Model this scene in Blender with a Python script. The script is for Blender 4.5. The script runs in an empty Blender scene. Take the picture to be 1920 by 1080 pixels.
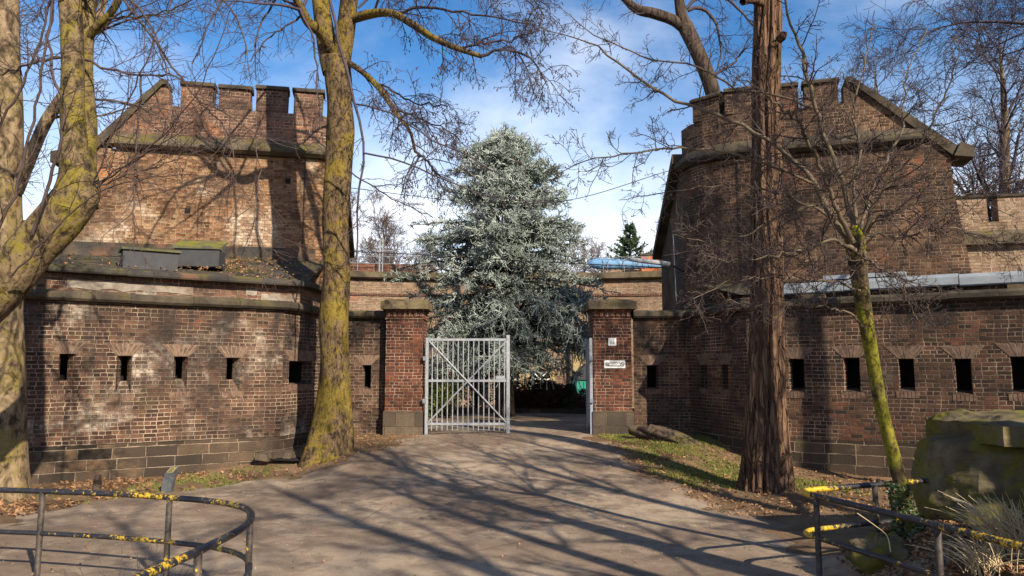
import bpy, math, random
import numpy as np
from mathutils import Vector

random.seed(7)
RNG = np.random.default_rng(11)
SC = bpy.context.scene
COL = SC.collection
R = math.radians

# ------------------------------------------------------------------ camera
CAMZ, FPX, PITCH = 1.65, 1400.0, R(6.32)
cam_d = bpy.data.cameras.new("camera")
cam = bpy.data.objects.new("camera", cam_d); COL.objects.link(cam)
cam.location = (0, 0, CAMZ); cam.rotation_euler = (R(90) + PITCH, 0, 0)
cam_d.sensor_width = 36; cam_d.lens = 36 * FPX / 1920; cam_d.clip_end = 3000; cam_d.clip_start = 0.05
SC.camera = cam

def P(u, v, Y):
    "point seen at photo pixel (u,v) at distance Y"
    t = (540 - v) / FPX; c, s = math.cos(PITCH), math.sin(PITCH)
    k = Y / (c - t * s)
    return np.array([(u - 960) / FPX * k, Y, CAMZ + (s + t * c) * k])
def PZ(u, v, z):
    a = math.tan(PITCH + math.atan((540 - v) / FPX))
    return P(u, v, (z - CAMZ) / a)

def sstep(a, b, x):
    t = np.clip((np.asarray(x, float) - a) / (b - a), 0, 1); return t * t * (3 - 2 * t)
def g(x, y):
    "height of the ground"
    x = np.asarray(x, float); y = np.asarray(y, float)
    side = sstep(2.5, 5.0, np.abs(x - 0.2))
    ramp = 8.5 - 4.6 * side
    z = -0.55 * sstep(0, 1, (19.6 - y) / ramp)
    z = z + 0.5 * sstep(3.25, 4.5, x) * sstep(9.5, 8.5, y) * sstep(2.5, 4.5, y)
    z = z + 0.22 * sstep(-2.6, -4.0, x) * sstep(7.2, 6.2, y) * sstep(1, 3, y)
    z = z + 0.10 * np.exp(-(((x + 4.1) / 1.3) ** 2 + ((y - 16.9) / 1.2) ** 2))
    z = z + 0.10 * np.exp(-(((x - 4.7) / 1.2) ** 2 + ((y - 13.6) / 1.2) ** 2))
    z = z + 0.018 * np.sin(x * 0.9 + 1.3) * np.sin(y * 0.7) + 0.008 * np.sin(x * 2.3 + y * 1.7)
    return z

# ------------------------------------------------------------------ objects
WLOC = {}
def thing(name, label, cat, loc=(0, 0, 0), group=None, kind=None):
    o = bpy.data.objects.new(name, None); COL.objects.link(o)
    o.empty_display_size = 0.3
    o.location = loc; o['label'] = label; o['category'] = cat
    if group: o['group'] = group
    if kind: o['kind'] = kind
    WLOC[o.name] = np.array(loc, float)
    return o
def tag(o, label=None, cat=None, group=None, kind=None):
    if label: o['label'] = label
    if cat: o['category'] = cat
    if group: o['group'] = group
    if kind: o['kind'] = kind
    return o
def link(name, me, mat, parent=None):
    me.name = name
    if mat is not None and len(me.materials) == 0: me.materials.append(mat)
    o = bpy.data.objects.new(name, me); COL.objects.link(o)
    if parent is not None: o.parent = parent
    return o
def off(parent):
    "world offset of a parent (thing or part)"
    if parent is None: return np.zeros(3)
    if parent.name in WLOC: return WLOC[parent.name]
    return off(parent.parent)
def copy_tree(o, parent=None):
    c = o.copy(); COL.objects.link(c)
    if parent is not None: c.parent = parent
    for ch in list(o.children): copy_tree(ch, c)
    return c

class MB:
    def __init__(s): s.v = []; s.f = []; s.uv = []
    def face(s, pts, uv=None):
        i = len(s.v); s.v += [tuple(map(float, p)) for p in pts]
        s.f.append(list(range(i, i + len(pts)))); s.uv.append(uv)
    def prism(s, base, vec):
        "closed prism: polygon points swept by vec"
        b = [np.array(p, float) for p in base]; w = np.array(vec, float); t = [p + w for p in b]
        s.face(b); s.face(t[::-1])
        for i in range(len(b)):
            j = (i + 1) % len(b); s.face([b[i], b[j], t[j], t[i]])
    def box(s, c, size, ax=(1, 0, 0), jit=0.0):
        ax = np.array(ax, float); ax /= np.linalg.norm(ax); up = np.array([0, 0, 1.0])
        ay = np.cross(up, ax); hx, hy, hz = [q / 2 for q in size]; c = np.array(c, float)
        q = []
        for sx, sy in ((-1, -1), (1, -1), (1, 1), (-1, 1)):
            q.append((sx, sy))
        lo = [c + ax * hx * a + ay * hy * b - up * hz + (np.array([random.uniform(-1, 1) for _ in range(3)]) * jit) for a, b in q]
        hi = [c + ax * hx * a + ay * hy * b + up * hz + (np.array([random.uniform(-1, 1) for _ in range(3)]) * jit) for a, b in q]
        s.face(lo[::-1]); s.face(hi)
        for i in range(4):
            j = (i + 1) % 4; s.face([lo[i], lo[j], hi[j], hi[i]])
    def tube(s, pts, rad, n=8, caps=True):
        T = Tubes(); pts = np.array(pts, float)
        rr = np.full(len(pts), rad) if np.isscalar(rad) else np.array(rad, float)
        T.add(pts, rr, n); V, F, UV = T.arrays(caps)
        i = len(s.v); s.v += [tuple(p) for p in V]
        for f, uu in zip(F, UV): s.f.append([int(k) + i for k in f]); s.uv.append([tuple(q) for q in uu])
    def build(s, name, mat, parent=None, smooth=False, bevel=0):
        o = off(parent)
        me = bpy.data.meshes.new(name)
        me.from_pydata([(p[0] - o[0], p[1] - o[1], p[2] - o[2]) for p in s.v], [], s.f)
        uvl = me.uv_layers.new(name="UVMap"); k = 0
        flat = []
        for f, uu in zip(s.f, s.uv):
            if uu is None:
                p = [np.array(s.v[i]) for i in f]
                nn = np.zeros(3)
                for i in range(1, len(p) - 1): nn += np.cross(p[i] - p[0], p[i + 1] - p[0])
                L = np.linalg.norm(nn); nn = nn / L if L > 1e-12 else np.array([0, 0, 1.0])
                if abs(nn[2]) > 0.75: uu = [(q[0], q[1]) for q in p]
                else:
                    t = np.array([-nn[1], nn[0], 0]); t /= np.linalg.norm(t)
                    if (abs(t[0]) > 0.2 and t[0] < 0) or (abs(t[0]) <= 0.2 and t[1] < 0): t = -t
                    uu = [(float(q @ t), q[2]) for q in p]
            for q in uu: flat += [q[0], q[1]]
        uvl.data.foreach_set("uv", flat)
        if smooth: me.polygons.foreach_set("use_smooth", [True] * len(me.polygons))
        ob = link(name, me, mat, parent)
        if bevel:
            b = ob.modifiers.new("bevel", 'BEVEL'); b.width = bevel; b.segments = 2; b.limit_method = 'ANGLE'
        return ob

def np_mesh(name, V, F4, mat, parent=None, smooth=True, UV=None):
    "mesh from numpy quads"
    o = off(parent); V = np.asarray(V, float) - o
    me = bpy.data.meshes.new(name); n = len(F4); k = F4.shape[1]
    me.vertices.add(len(V)); me.vertices.foreach_set("co", V.astype(np.float32).ravel())
    me.loops.add(n * k); me.loops.foreach_set("vertex_index", F4.astype(np.int32).ravel())
    me.polygons.add(n); me.polygons.foreach_set("loop_start", np.arange(0, n * k, k, dtype=np.int32))
    me.polygons.foreach_set("loop_total", np.full(n, k, dtype=np.int32))
    me.polygons.foreach_set("use_smooth", np.full(n, smooth, dtype=bool))
    if UV is not None:
        l = me.uv_layers.new(name="UVMap"); l.data.foreach_set("uv", UV.astype(np.float32).ravel())
    me.update(calc_edges=True)
    return link(name, me, mat, parent)

class Tubes:
    "many tapering tubes gathered into one mesh"
    def __init__(s): s.b = {}
    def add(s, pts, rad, sides=5):
        s.addn(np.asarray(pts, float)[None], np.asarray(rad, float)[None], sides)
    def addn(s, pts, rad, sides=3):
        if len(pts): s.b.setdefault((pts.shape[1], sides), []).append((pts, rad))
    def arrays(s, caps=False):
        Vs, Fs, Us, base = [], [], [], 0
        for (N, k), lst in s.b.items():
            Pn = np.concatenate([a for a, _ in lst]); Rn = np.concatenate([b for _, b in lst]); M = len(Pn)
            T = np.gradient(Pn, axis=1); T /= np.linalg.norm(T, axis=2, keepdims=True) + 1e-9
            ref = np.where(np.abs(T[:, 0, 2:3]) > 0.8, np.array([[1.0, 0, 0]]), np.array([[0, 0, 1.0]]))
            U = np.cross(T[:, 0], ref); U /= np.linalg.norm(U, axis=1, keepdims=True) + 1e-9
            ang = np.arange(k) * 2 * math.pi / k; ca, sa = np.cos(ang), np.sin(ang)
            rings = np.empty((M, N, k, 3))
            for i in range(N):
                U = U - T[:, i] * np.sum(U * T[:, i], axis=1, keepdims=True)
                U /= np.linalg.norm(U, axis=1, keepdims=True) + 1e-9
                W = np.cross(T[:, i], U)
                rings[:, i] = Pn[:, i, None, :] + Rn[:, i, None, None] * (ca[None, :, None] * U[:, None, :] + sa[None, :, None] * W[:, None, :])
            seg = np.linalg.norm(np.diff(Pn, axis=1), axis=2); Ls = np.concatenate([np.zeros((M, 1)), np.cumsum(seg, axis=1)], axis=1)
            idx = (np.arange(M * N * k).reshape(M, N, k)) + base
            a = idx[:, :-1, :]; b = np.roll(idx, -1, axis=2)[:, :-1, :]
            c = np.roll(idx, -1, axis=2)[:, 1:, :]; d = idx[:, 1:, :]
            F = np.stack([a, b, c, d], axis=-1).reshape(-1, 4)
            l0 = np.broadcast_to(Ls[:, :-1, None], a.shape); l1 = np.broadcast_to(Ls[:, 1:, None], a.shape)
            w0 = np.broadcast_to((np.arange(k) / k)[None, None, :], a.shape); w1 = w0 + 1.0 / k
            UV = np.stack([np.stack([l0, w0], -1), np.stack([l0, w1], -1), np.stack([l1, w1], -1), np.stack([l1, w0], -1)], axis=-2).reshape(-1, 4, 2)
            Vs.append(rings.reshape(-1, 3)); Fs.append(F); Us.append(UV); base += M * N * k
            if caps and k == 4:
                for q in (idx[:, 0, :][:, ::-1], idx[:, -1, :]):
                    Fs.append(q.reshape(-1, 4)); Us.append(np.zeros((M, 4, 2)))
            elif caps:
                for i, q in ((0, idx[:, 0, :]), (N - 1, idx[:, -1, :])):
                    cc = Pn[:, i]; ci = base + np.arange(M); Vs.append(cc); base += M
                    qa = q; qb = np.roll(q, -1, axis=1)
                    F2 = np.stack([qa, qb, np.broadcast_to(ci[:, None], qa.shape), np.broadcast_to(ci[:, None], qa.shape)], -1).reshape(-1, 4)
                    Fs.append(F2); Us.append(np.zeros((len(F2), 4, 2)))
        return np.concatenate(Vs), np.concatenate(Fs), np.concatenate(Us)
    def build(s, name, mat, parent=None):
        V, F, UV = s.arrays(False)
        return np_mesh(name, V, F, mat, parent, True, UV)

# ------------------------------------------------------------------ growth
def nrm(v): return v / (np.linalg.norm(v, axis=-1, keepdims=True) + 1e-9)
def resample(poly, N, wob=0.0, rng=RNG):
    "poly rows x,y,z,r -> smooth (N,3),(N,)"
    p = np.array(poly, float)
    d = np.concatenate([[0], np.cumsum(np.linalg.norm(np.diff(p[:, :3], axis=0), axis=1))])
    m = len(p); t = np.linspace(0, d[-1], N); out = np.empty((N, 4))
    tan = np.gradient(p, d, axis=0) if m > 2 else np.repeat(((p[1] - p[0]) / d[-1])[None], 2, 0)
    for i, q in enumerate(t):
        k = min(np.searchsorted(d, q, side='right') - 1, m - 2); h = d[k + 1] - d[k]; s = (q - d[k]) / h
        h00 = 2 * s**3 - 3 * s**2 + 1; h10 = s**3 - 2 * s**2 + s; h01 = -2 * s**3 + 3 * s**2; h11 = s**3 - s**2
        out[i] = h00 * p[k] + h10 * h * tan[k] + h01 * p[k + 1] + h11 * h * tan[k + 1]
    if wob:
        w = rng.normal(size=(N, 3)) * wob; w[0] = 0; w[-1] = 0; out[:, :3] += w
    return out[:, :3], np.maximum(out[:, 3], 0.002)

def grow(pts, rad, k, N, length, ang=(30, 65), t=(0.15, 1.0), droop=0.0, wig=0.12, rr=0.6, rmax=1.0, rend=0.004, lvar=(0.5, 1.15), taperlen=0.5, flat=None, rng=RNG, jitter_len=True):
    """children on a batch of branches: pts (M,n,3), rad (M,n) -> (M*k,N,3),(M*k,N)"""
    M, n, _ = pts.shape
    tt = rng.uniform(t[0], t[1], (M, k)); x = tt * (n - 1); i = np.minimum(x.astype(int), n - 2); f = (x - i)[..., None]
    mi = np.arange(M)[:, None]
    p0 = pts[mi, i] * (1 - f) + pts[mi, i + 1] * f
    T = nrm(pts[mi, i + 1] - pts[mi, i]); r0 = rad[mi, i] * (1 - f[..., 0]) + rad[mi, i + 1] * f[..., 0]
    p0 = p0.reshape(-1, 3); T = T.reshape(-1, 3); r0 = r0.ravel(); tt = tt.ravel()
    a = np.radians(rng.uniform(ang[0], ang[1], len(p0)))[:, None]
    rv = rng.normal(size=(len(p0), 3))
    if flat is not None: rv[:, 2] *= flat
    perp = nrm(rv - T * np.sum(rv * T, axis=1, keepdims=True))
    d = nrm(T * np.cos(a) + perp * np.sin(a))
    L = length * rng.uniform(lvar[0], lvar[1], len(p0)) * (1 - taperlen * tt)
    st = (L / (N - 1))[:, None]
    out = np.empty((len(p0), N, 3)); out[:, 0] = p0
    for q in range(1, N):
        out[:, q] = out[:, q - 1] + d * st
        d = d + rng.normal(size=d.shape) * wig; d[:, 2] += droop / (N - 1)
        d = nrm(d)
    rs = np.minimum(r0 * rr, rmax)[:, None]
    s = np.linspace(0, 1, N)[None, :]
    ro = np.maximum(rs * (1 - s) + rend * s, rend * 0.8)
    return out, ro

def trunk_mesh(poly, rings, sides, flare=None, ridges=None, lump=0.05, seed=0, furrows=()):
    pts, rad = resample(poly, rings); rng = np.random.default_rng(seed)
    T = nrm(np.gradient(pts, axis=0)); U = np.array([1.0, 0, 0]); ph = np.arange(sides) * 2 * math.pi / sides
    V = np.empty((rings, sides, 3)); L = np.concatenate([[0], np.cumsum(np.linalg.norm(np.diff(pts, axis=0), axis=1))])
    q = rng.uniform(0, 6.28, 12)
    for i in range(rings):
        U = nrm(U - T[i] * (U @ T[i])); W = np.cross(T[i], U); z = L[i]
        r = rad[i] * np.ones(sides)
        r *= 1 + lump * (np.sin(2 * ph + z * 1.1 + q[0]) * .5 + np.sin(3 * ph - z * 0.8 + q[1]) * .5 + np.sin(z * 2.3 + q[2] + np.sin(ph + q[3]) * 1.5) * .7 + 0.35 * np.sin(5 * ph + 3.1 * z + q[8]))
        if flare:
            h, am, lb = flare
            e = math.exp(-z / h)
            lob = (0.45 + 0.55 * np.cos(lb * ph + q[4] + 0.25 * np.sin(2 * ph + q[7])) ** 2) + 0.35 * np.cos(2 * ph + q[6])
            r *= 1 + am * e * lob
        if ridges:
            k, am = ridges
            w = 0.9 * np.sin(z * 0.55 + q[5]) + 0.45 * np.sin(z * 1.7 + 2 * ph + q[9]) + 0.25 * np.sin(z * 3.9 + 3 * ph + q[10])
            r *= 1 + am * (np.abs(np.sin(k * ph / 2 + w)) ** 0.6 - 0.6) + am * 0.6 * (np.abs(np.sin(k * ph * 1.5 - 1.7 * w + z * .3)) ** 0.5 - 0.6)
        for f0, fw, fd in furrows:
            w = f0 + .16 * math.sin(z * .9 + f0) + .07 * math.sin(z * 2.7 + 2 * f0); dd = np.abs((ph - w + math.pi) % (2 * math.pi) - math.pi)
            r *= 1 - fd * np.exp(-(dd / fw) ** 2)
        V[i] = pts[i] + r[:, None] * (np.cos(ph)[:, None] * U + np.sin(ph)[:, None] * W)
    idx = np.arange(rings * sides).reshape(rings, sides)
    a = idx[:-1]; b = np.roll(idx, -1, 1)[:-1]; c = np.roll(idx, -1, 1)[1:]; d = idx[1:]
    F = np.stack([a, b, c, d], -1).reshape(-1, 4)
    return V.reshape(-1, 3), F, pts, rad

# ------------------------------------------------------------------ materials
class NT:
    def __init__(s, name):
        s.m = bpy.data.materials.new(name); s.m.use_nodes = True; s.t = s.m.node_tree
        s.b = s.t.nodes["Principled BSDF"]
    def n(s, ty, **kw):
        nd = s.t.nodes.new(ty)
        for k, v in kw.items(): setattr(nd, k, v)
        return nd
    def set(s, sock, v):
        if isinstance(v, bpy.types.NodeSocket): s.t.links.new(v, sock)
        elif isinstance(v, (tuple, list)) and len(v) == 3 and sock.type == 'RGBA': sock.default_value = (*v, 1)
        else: sock.default_value = v
    def math(s, op, a, b=0.0, c=None, clamp=False):
        n = s.n('ShaderNodeMath', operation=op, use_clamp=clamp); s.set(n.inputs[0], a); s.set(n.inputs[1], b)
        if c is not None: s.set(n.inputs[2], c)
        return n.outputs[0]
    def mix(s, f, a, b, blend='MIX'):
        n = s.n('ShaderNodeMix', data_type='RGBA', blend_type=blend); s.set(n.inputs[0], f); s.set(n.inputs[6], a); s.set(n.inputs[7], b)
        return n.outputs[2]
    def noise(s, vec, sc, det=4, rough=0.55, dist=0.0):
        n = s.n('ShaderNodeTexNoise'); s.set(n.inputs['Vector'], vec); n.inputs['Scale'].default_value = sc
        n.inputs['Detail'].default_value = det; n.inputs['Roughness'].default_value = rough; n.inputs['Distortion'].default_value = dist
        return n.outputs['Fac']
    def vor(s, vec, sc, feature='F1', out='Distance'):
        n = s.n('ShaderNodeTexVoronoi', feature=feature); s.set(n.inputs['Vector'], vec); n.inputs['Scale'].default_value = sc
        return n.outputs[out]
    def rng(s, x, a, b, c=0.0, d=1.0, smooth=True):
        n = s.n('ShaderNodeMapRange', interpolation_type='SMOOTHSTEP' if smooth else 'LINEAR')
        s.set(n.inputs[0], x); n.inputs[1].default_value = a; n.inputs[2].default_value = b; n.inputs[3].default_value = c; n.inputs[4].default_value = d
        return n.outputs[0]
    def ramp(s, x, stops, const=False):
        n = s.n('ShaderNodeValToRGB'); s.set(n.inputs[0], x); e = n.color_ramp.elements
        if const: n.color_ramp.interpolation = 'CONSTANT'
        while len(e) < len(stops): e.new(0.5)
        for q, (p, c) in zip(e, stops): q.position = p; q.color = (*c, 1)
        return n.outputs[0]
    def uv(s): n = s.n('ShaderNodeUVMap'); n.uv_map = "UVMap"; return n.outputs[0]
    def pos(s): return s.n('ShaderNodeNewGeometry').outputs['Position']
    def nz(s):
        n = s.n('ShaderNodeSeparateXYZ'); s.t.links.new(s.n('ShaderNodeNewGeometry').outputs['Normal'], n.inputs[0]); return n.outputs[2]
    def scl(s, vec, k):
        n = s.n('ShaderNodeVectorMath', operation='MULTIPLY'); s.set(n.inputs[0], vec); n.inputs[1].default_value = k; return n.outputs[0]
    def vadd(s, a, b):
        n = s.n('ShaderNodeVectorMath', operation='ADD'); s.set(n.inputs[0], a); s.set(n.inputs[1], b); return n.outputs[0]
    def xyz(s, v):
        n = s.n('ShaderNodeSeparateXYZ'); s.set(n.inputs[0], v); return n.outputs
    def comb(s, x, y, z=0.0):
        n = s.n('ShaderNodeCombineXYZ'); s.set(n.inputs[0], x); s.set(n.inputs[1], y); s.set(n.inputs[2], z); return n.outputs[0]
    def done(s, col, rough=0.9, bump=None, bs=0.5, bd=0.02, metal=0.0, spec=0.3):
        s.set(s.b.inputs['Base Color'], col); s.set(s.b.inputs['Roughness'], rough); s.set(s.b.inputs['Metallic'], metal)
        s.b.inputs['Specular IOR Level'].default_value = spec
        if bump is not None:
            n = s.n('ShaderNodeBump'); n.inputs['Strength'].default_value = bs; n.inputs['Distance'].default_value = bd
            s.set(n.inputs['Height'], bump); s.t.links.new(n.outputs[0], s.b.inputs['Normal'])
        return s.m

def brick_mat(name, cols, mortar, w=0.245, h=0.084, mw=0.0075, soot_shade=0.5, white=0.3, red=0.2, stone=False, sootcol=(0.025, 0.02, 0.018), whitecol=(0.50, 0.43, 0.34), redcol=(0.30, 0.10, 0.045), seed=0.0, moss=0.0, top=None):
    k = NT(name); uv = k.uv()
    uv = k.vadd(uv, (seed * 3.17, seed * 1.3 + 50.0, 0))
    wob = k.n('ShaderNodeTexNoise'); k.set(wob.inputs['Vector'], uv); wob.inputs['Scale'].default_value = 2.2; wob.inputs['Detail'].default_value = 3
    wv = k.n('ShaderNodeVectorMath', operation='MULTIPLY_ADD'); k.t.links.new(wob.outputs['Color'], wv.inputs[0])
    wv.inputs[1].default_value = (0.045, 0.035, 0); k.t.links.new(uv, wv.inputs[2])
    X, Y, _ = k.xyz(wv.outputs[0])
    yr = k.math('DIVIDE', Y, h); row = k.math('FLOOR', yr); fy = k.math('FRACT', yr)
    par = k.math('MODULO', row, 2.0)
    W = k.math('MULTIPLY_ADD', par, (-0.5 * w if not stone else -0.12 * w), w)
    wn1 = k.n('ShaderNodeTexWhiteNoise', noise_dimensions='1D'); k.set(wn1.inputs['W'], row)
    xr = k.math('ADD', k.math('DIVIDE', X, W), k.math('MULTIPLY', wn1.outputs['Value'], 0.35 if not stone else 1.0)); colm = k.math('FLOOR', xr); fx = k.math('FRACT', xr)
    dx = k.math('MULTIPLY', k.math('MINIMUM', fx, k.math('SUBTRACT', 1.0, fx)), W)
    dy = k.math('MULTIPLY', k.math('MINIMUM', fy, k.math('SUBTRACT', 1.0, fy)), h)
    d = k.math('MINIMUM', dx, dy)
    fine = k.noise(uv, 24.0, 5, 0.7)
    d = k.math('MULTIPLY_ADD', k.math('SUBTRACT', fine, 0.5), 0.016, d)
    msk = k.rng(d, mw * 0.75, mw * 1.5)
    wn = k.n('ShaderNodeTexWhiteNoise', noise_dimensions='2D'); k.t.links.new(k.comb(colm, row), wn.inputs['Vector'])
    rnd = wn.outputs['Value']
    med = k.noise(uv, 0.9, 6, 0.6)
    big = k.noise(uv, 0.33, 5, 0.6)
    sel = k.math('ADD', k.math('MULTIPLY', rnd, 0.62), k.math('MULTIPLY', k.math('SUBTRACT', big, 0.30), 0.95), clamp=True)
    n = len(cols); c = k.ramp(sel, [(i / (n - 1), q) for i, q in enumerate(cols)])
    c = k.mix(k.math('MULTIPLY', k.rng(fine, 0.3, 0.75), 0.55), c, (0.02, 0.015, 0.012), 'MIX') if not stone else k.mix(k.math('MULTIPLY', k.rng(fine, 0.35, 0.7), 0.5), c, (0.03, 0.026, 0.022))
    # odd replaced / reddened bricks
    rp = k.math('MULTIPLY', k.rng(k.noise(k.vadd(uv, (31, 7, 0)), 0.55, 5, 0.65), 0.62 - 0.22 * red, 0.74 - 0.22 * red), k.rng(k.math('FRACT', k.math('MULTIPLY', rnd, 7.31)), 0.15, 0.5))
    c = k.mix(k.math('MULTIPLY', rp, 0.8), c, redcol)
    # mortar
    mcol = k.mix(k.rng(k.noise(k.vadd(uv, (5, 3, 0)), 1.6, 5, 0.65), 0.35, 0.65), mortar, tuple(q * 0.27 for q in mortar))
    c = k.mix(msk, mcol, c)
    # lime bloom (white) and soot
    wp = k.rng(k.noise(k.vadd(uv, (11, 17, 0)), 0.62, 8, 0.68, 0.5), 0.62 - 0.16 * white, 0.76 - 0.16 * white)
    strk = k.noise(k.scl(k.vadd(uv, (3, 9, 0)), (1.6, 0.22, 1)), 1.0, 5, 0.6)
    wp = k.math('MAXIMUM', wp, k.math('MULTIPLY', k.rng(strk, 0.60, 0.78), 0.7))
    wp = k.math('MULTIPLY', wp, k.rng(k.noise(uv, 9.0, 6, 0.75), 0.40, 0.56, 0.15, 1.0))
    wp = k.math('MULTIPLY', wp, k.rng(rnd, 0.1, 0.75, 0.35, 1.0))
    crisp = k.math('MULTIPLY', k.rng(k.noise(k.scl(k.vadd(uv, (61, 27, 0)), (1, 1.6, 1)), 1.15, 9, 0.72, .4), 0.80 - .2 * white, 0.82 - .2 * white), 0.85); wp = k.math('MAXIMUM', wp, crisp)
    c = k.mix(k.math('MULTIPLY', wp, min(1, white * 1.5)), c, whitecol)
    so = k.rng(k.noise(k.vadd(uv, (23, 41, 0)), 0.5, 7, 0.62, 0.3), 0.62 - 0.25 * soot_shade, 0.80 - 0.25 * soot_shade)
    s2 = k.rng(k.noise(k.scl(k.vadd(uv, (73, 9, 0)), (2.2, 0.25, 1)), 1.0, 5, 0.6), 0.5, 0.72)
    so = k.math('MAXIMUM', so, k.math('MULTIPLY', s2, 0.7))
    c = k.mix(k.math('MULTIPLY', so, 0.8), c, k.mix(0.72, c, sootcol))
    if top:
        UX, UY, _ = k.xyz(k.uv())
        dm = k.math('MULTIPLY', k.rng(k.noise(k.comb(k.math('MULTIPLY', UX, 1.5), k.math('MULTIPLY', UY, .18)), 1.0, 6, .62), .44, .60), k.rng(k.math('ADD', UY, k.math('MULTIPLY', k.noise(k.comb(k.math('MULTIPLY', UX, 2.5), 0.0), 1.0, 4, .6), 1.2)), top[0] + .4, top[1] + .4))
        c = k.mix(k.math('MULTIPLY', dm, .78), c, sootcol)
    if moss:
        c = k.mix(k.math('MULTIPLY', k.rng(k.noise(k.vadd(uv, (2, 88, 0)), 1.1, 6, 0.7), 0.55, 0.72), moss), c, (0.10, 0.10, 0.03))
    ht = k.math('ADD', msk, k.math('MULTIPLY', fine, 0.6)); ht = k.math('ADD', ht, k.math('MULTIPLY', rnd, 0.35))
    return k.done(c, 0.92, ht, 1.0, 0.024, spec=0.2)

def stone_mat(name, base, dark, moss=(0.13, 0.12, 0.03), mossamt=0.5, sc=1.0, topmoss=True, warm=None):
    k = NT(name); p = k.pos()
    a = k.noise(p, 1.3 * sc, 7, 0.65); b = k.noise(p, 9 * sc, 5, 0.7)
    c = k.mix(k.rng(a, 0.35, 0.65), dark, base)
    c = k.mix(k.math('MULTIPLY', k.rng(b, 0.4, 0.7), 0.5), c, tuple(q * 0.35 for q in base))
    if warm: c = k.mix(k.math('MULTIPLY', k.rng(k.noise(p, 0.8, 6, .7), .48, .66), .8), c, warm)
    mm = k.rng(k.noise(k.vadd(p, (9, 3, 1)), 2.0 * sc, 7, 0.7), 0.66 - 0.35 * mossamt, 0.8 - 0.35 * mossamt)
    if topmoss: mm = k.math('MULTIPLY', mm, k.rng(k.nz(), -0.2, 0.6, 0.25, 1.0))
    c = k.mix(mm, c, k.mix(b, moss, tuple(q * 0.5 for q in moss)))
    return k.done(c, 0.95, k.math('ADD', k.math('MULTIPLY', a, 0.8), b), 0.7, 0.02, spec=0.2)

def bark_mat(name, base, dark, moss, mossamt, vs=(9, 9, 2.2), bd=0.03, fiss=None, spots=0.0):
    k = NT(name); p = k.pos()
    ps = k.scl(p, vs)
    a = k.noise(ps, 1.0, 8, 0.7, 0.6); big = k.noise(p, 1.1, 5, 0.6); fn = k.noise(p, 22, 5, 0.75)
    c = k.mix(k.rng(a, 0.36, 0.64), dark, base)
    m = k.rng(k.math('ADD', big, k.math('MULTIPLY', k.math('SUBTRACT', k.noise(p, 6.0, 6, .75), 0.5), 0.9)), 0.66 - 0.4 * mossamt, 0.80 - 0.4 * mossamt)
    m = k.math('MULTIPLY', m, k.rng(fn, 0.3, 0.55, 0.2, 1.0))
    c = k.mix(m, c, k.mix(fn, tuple(q * 0.45 for q in moss), tuple(min(1, q * 1.25) for q in moss)))
    c = k.mix(k.math('MULTIPLY', k.rng(a, 0.52, 0.34), 0.75), c, tuple(q * 0.3 for q in dark))
    if spots:
        v = k.vor(k.scl(p, (1, 1, 1.6)), 11.0)
        c = k.mix(k.math('MULTIPLY', k.rng(v, 0.22, 0.10), spots), c, tuple(q * 0.3 for q in dark))
    h = k.math('ADD', a, k.math('MULTIPLY', fn, 0.35))
    if fiss:
        wv = k.n('ShaderNodeTexNoise'); k.set(wv.inputs['Vector'], k.scl(p, (2.5, 2.5, 1.6))); wv.inputs['Scale'].default_value = 1.0; wv.inputs['Detail'].default_value = 5
        q = k.vadd(k.scl(p, fiss), k.scl(wv.outputs['Color'], (2.6, 2.6, 1.6)))
        e = k.vor(q, 1.0, 'DISTANCE_TO_EDGE'); cr = k.rng(e, .02, .16)
        c = k.mix(k.math('MULTIPLY', k.rng(e, .10, .015), .85), c, tuple(z * .35 for z in dark))
        c = k.mix(k.math('MULTIPLY', k.vor(q, 1.0, 'F1', 'Color'), .45), c, tuple(min(1, z * 1.7) for z in base))
        h = k.math('ADD', k.math('MULTIPLY', h, .4), k.math('MULTIPLY', cr, 1.2))
    return k.done(c, 0.95, h, 1.0, bd, spec=0.15)

def plain(name, col, rough=0.7, var=0.35, sc=6.0, metal=0.0, spec=0.3, dirt=None):
    k = NT(name); p = k.pos(); a = k.noise(p, sc, 6, 0.65)
    c = k.mix(k.math('MULTIPLY', k.rng(a, 0.3, 0.7), var), col, tuple(q * 0.35 for q in col))
    if dirt: c = k.mix(k.math('MULTIPLY', k.rng(k.noise(p, sc * .4, 6, .7), .48, .68), .8), c, dirt)
    return k.done(c, rough, a, 0.3, 0.01, metal, spec)

M = {}
M['brick_low'] = brick_mat('worn_brick', [(0.026, 0.017, 0.014), (0.06, 0.030, 0.022), (0.105, 0.050, 0.033), (0.16, 0.080, 0.050), (0.25, 0.145, 0.09)], (0.42, 0.32, 0.22), soot_shade=0.75, white=0.62, red=0.12, seed=1, moss=.25, top=(1.9, 3.05))
M['brick_tower'] = brick_mat('tower_brick', [(0.06, 0.032, 0.02), (0.17, 0.075, 0.036), (0.27, 0.135, 0.066), (0.35, 0.195, 0.10), (0.41, 0.26, 0.15)], (0.42, 0.31, 0.20), soot_shade=0.62, white=0.62, red=0.3, seed=2, whitecol=(.52, .43, .33), redcol=(.32, .13, .05))
M['brick_parapet'] = brick_mat('parapet_brick', [(0.05, 0.03, 0.022), (0.13, 0.065, 0.045), (0.21, 0.105, 0.07), (0.29, 0.175, 0.115)], (0.42, 0.32, 0.23), soot_shade=0.5, white=0.3, red=0.5, seed=6, redcol=(.36, .14, .06))
M['brick_pillar'] = brick_mat('pillar_brick', [(0.028, 0.016, 0.014), (0.08, 0.026, 0.017), (0.135, 0.04, 0.023), (0.20, 0.062, 0.033)], (0.38, 0.28, 0.20), w=0.24, h=0.083, soot_shade=0.3, white=0.14, red=0.4, seed=3, redcol=(.27, .075, .03))
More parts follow.
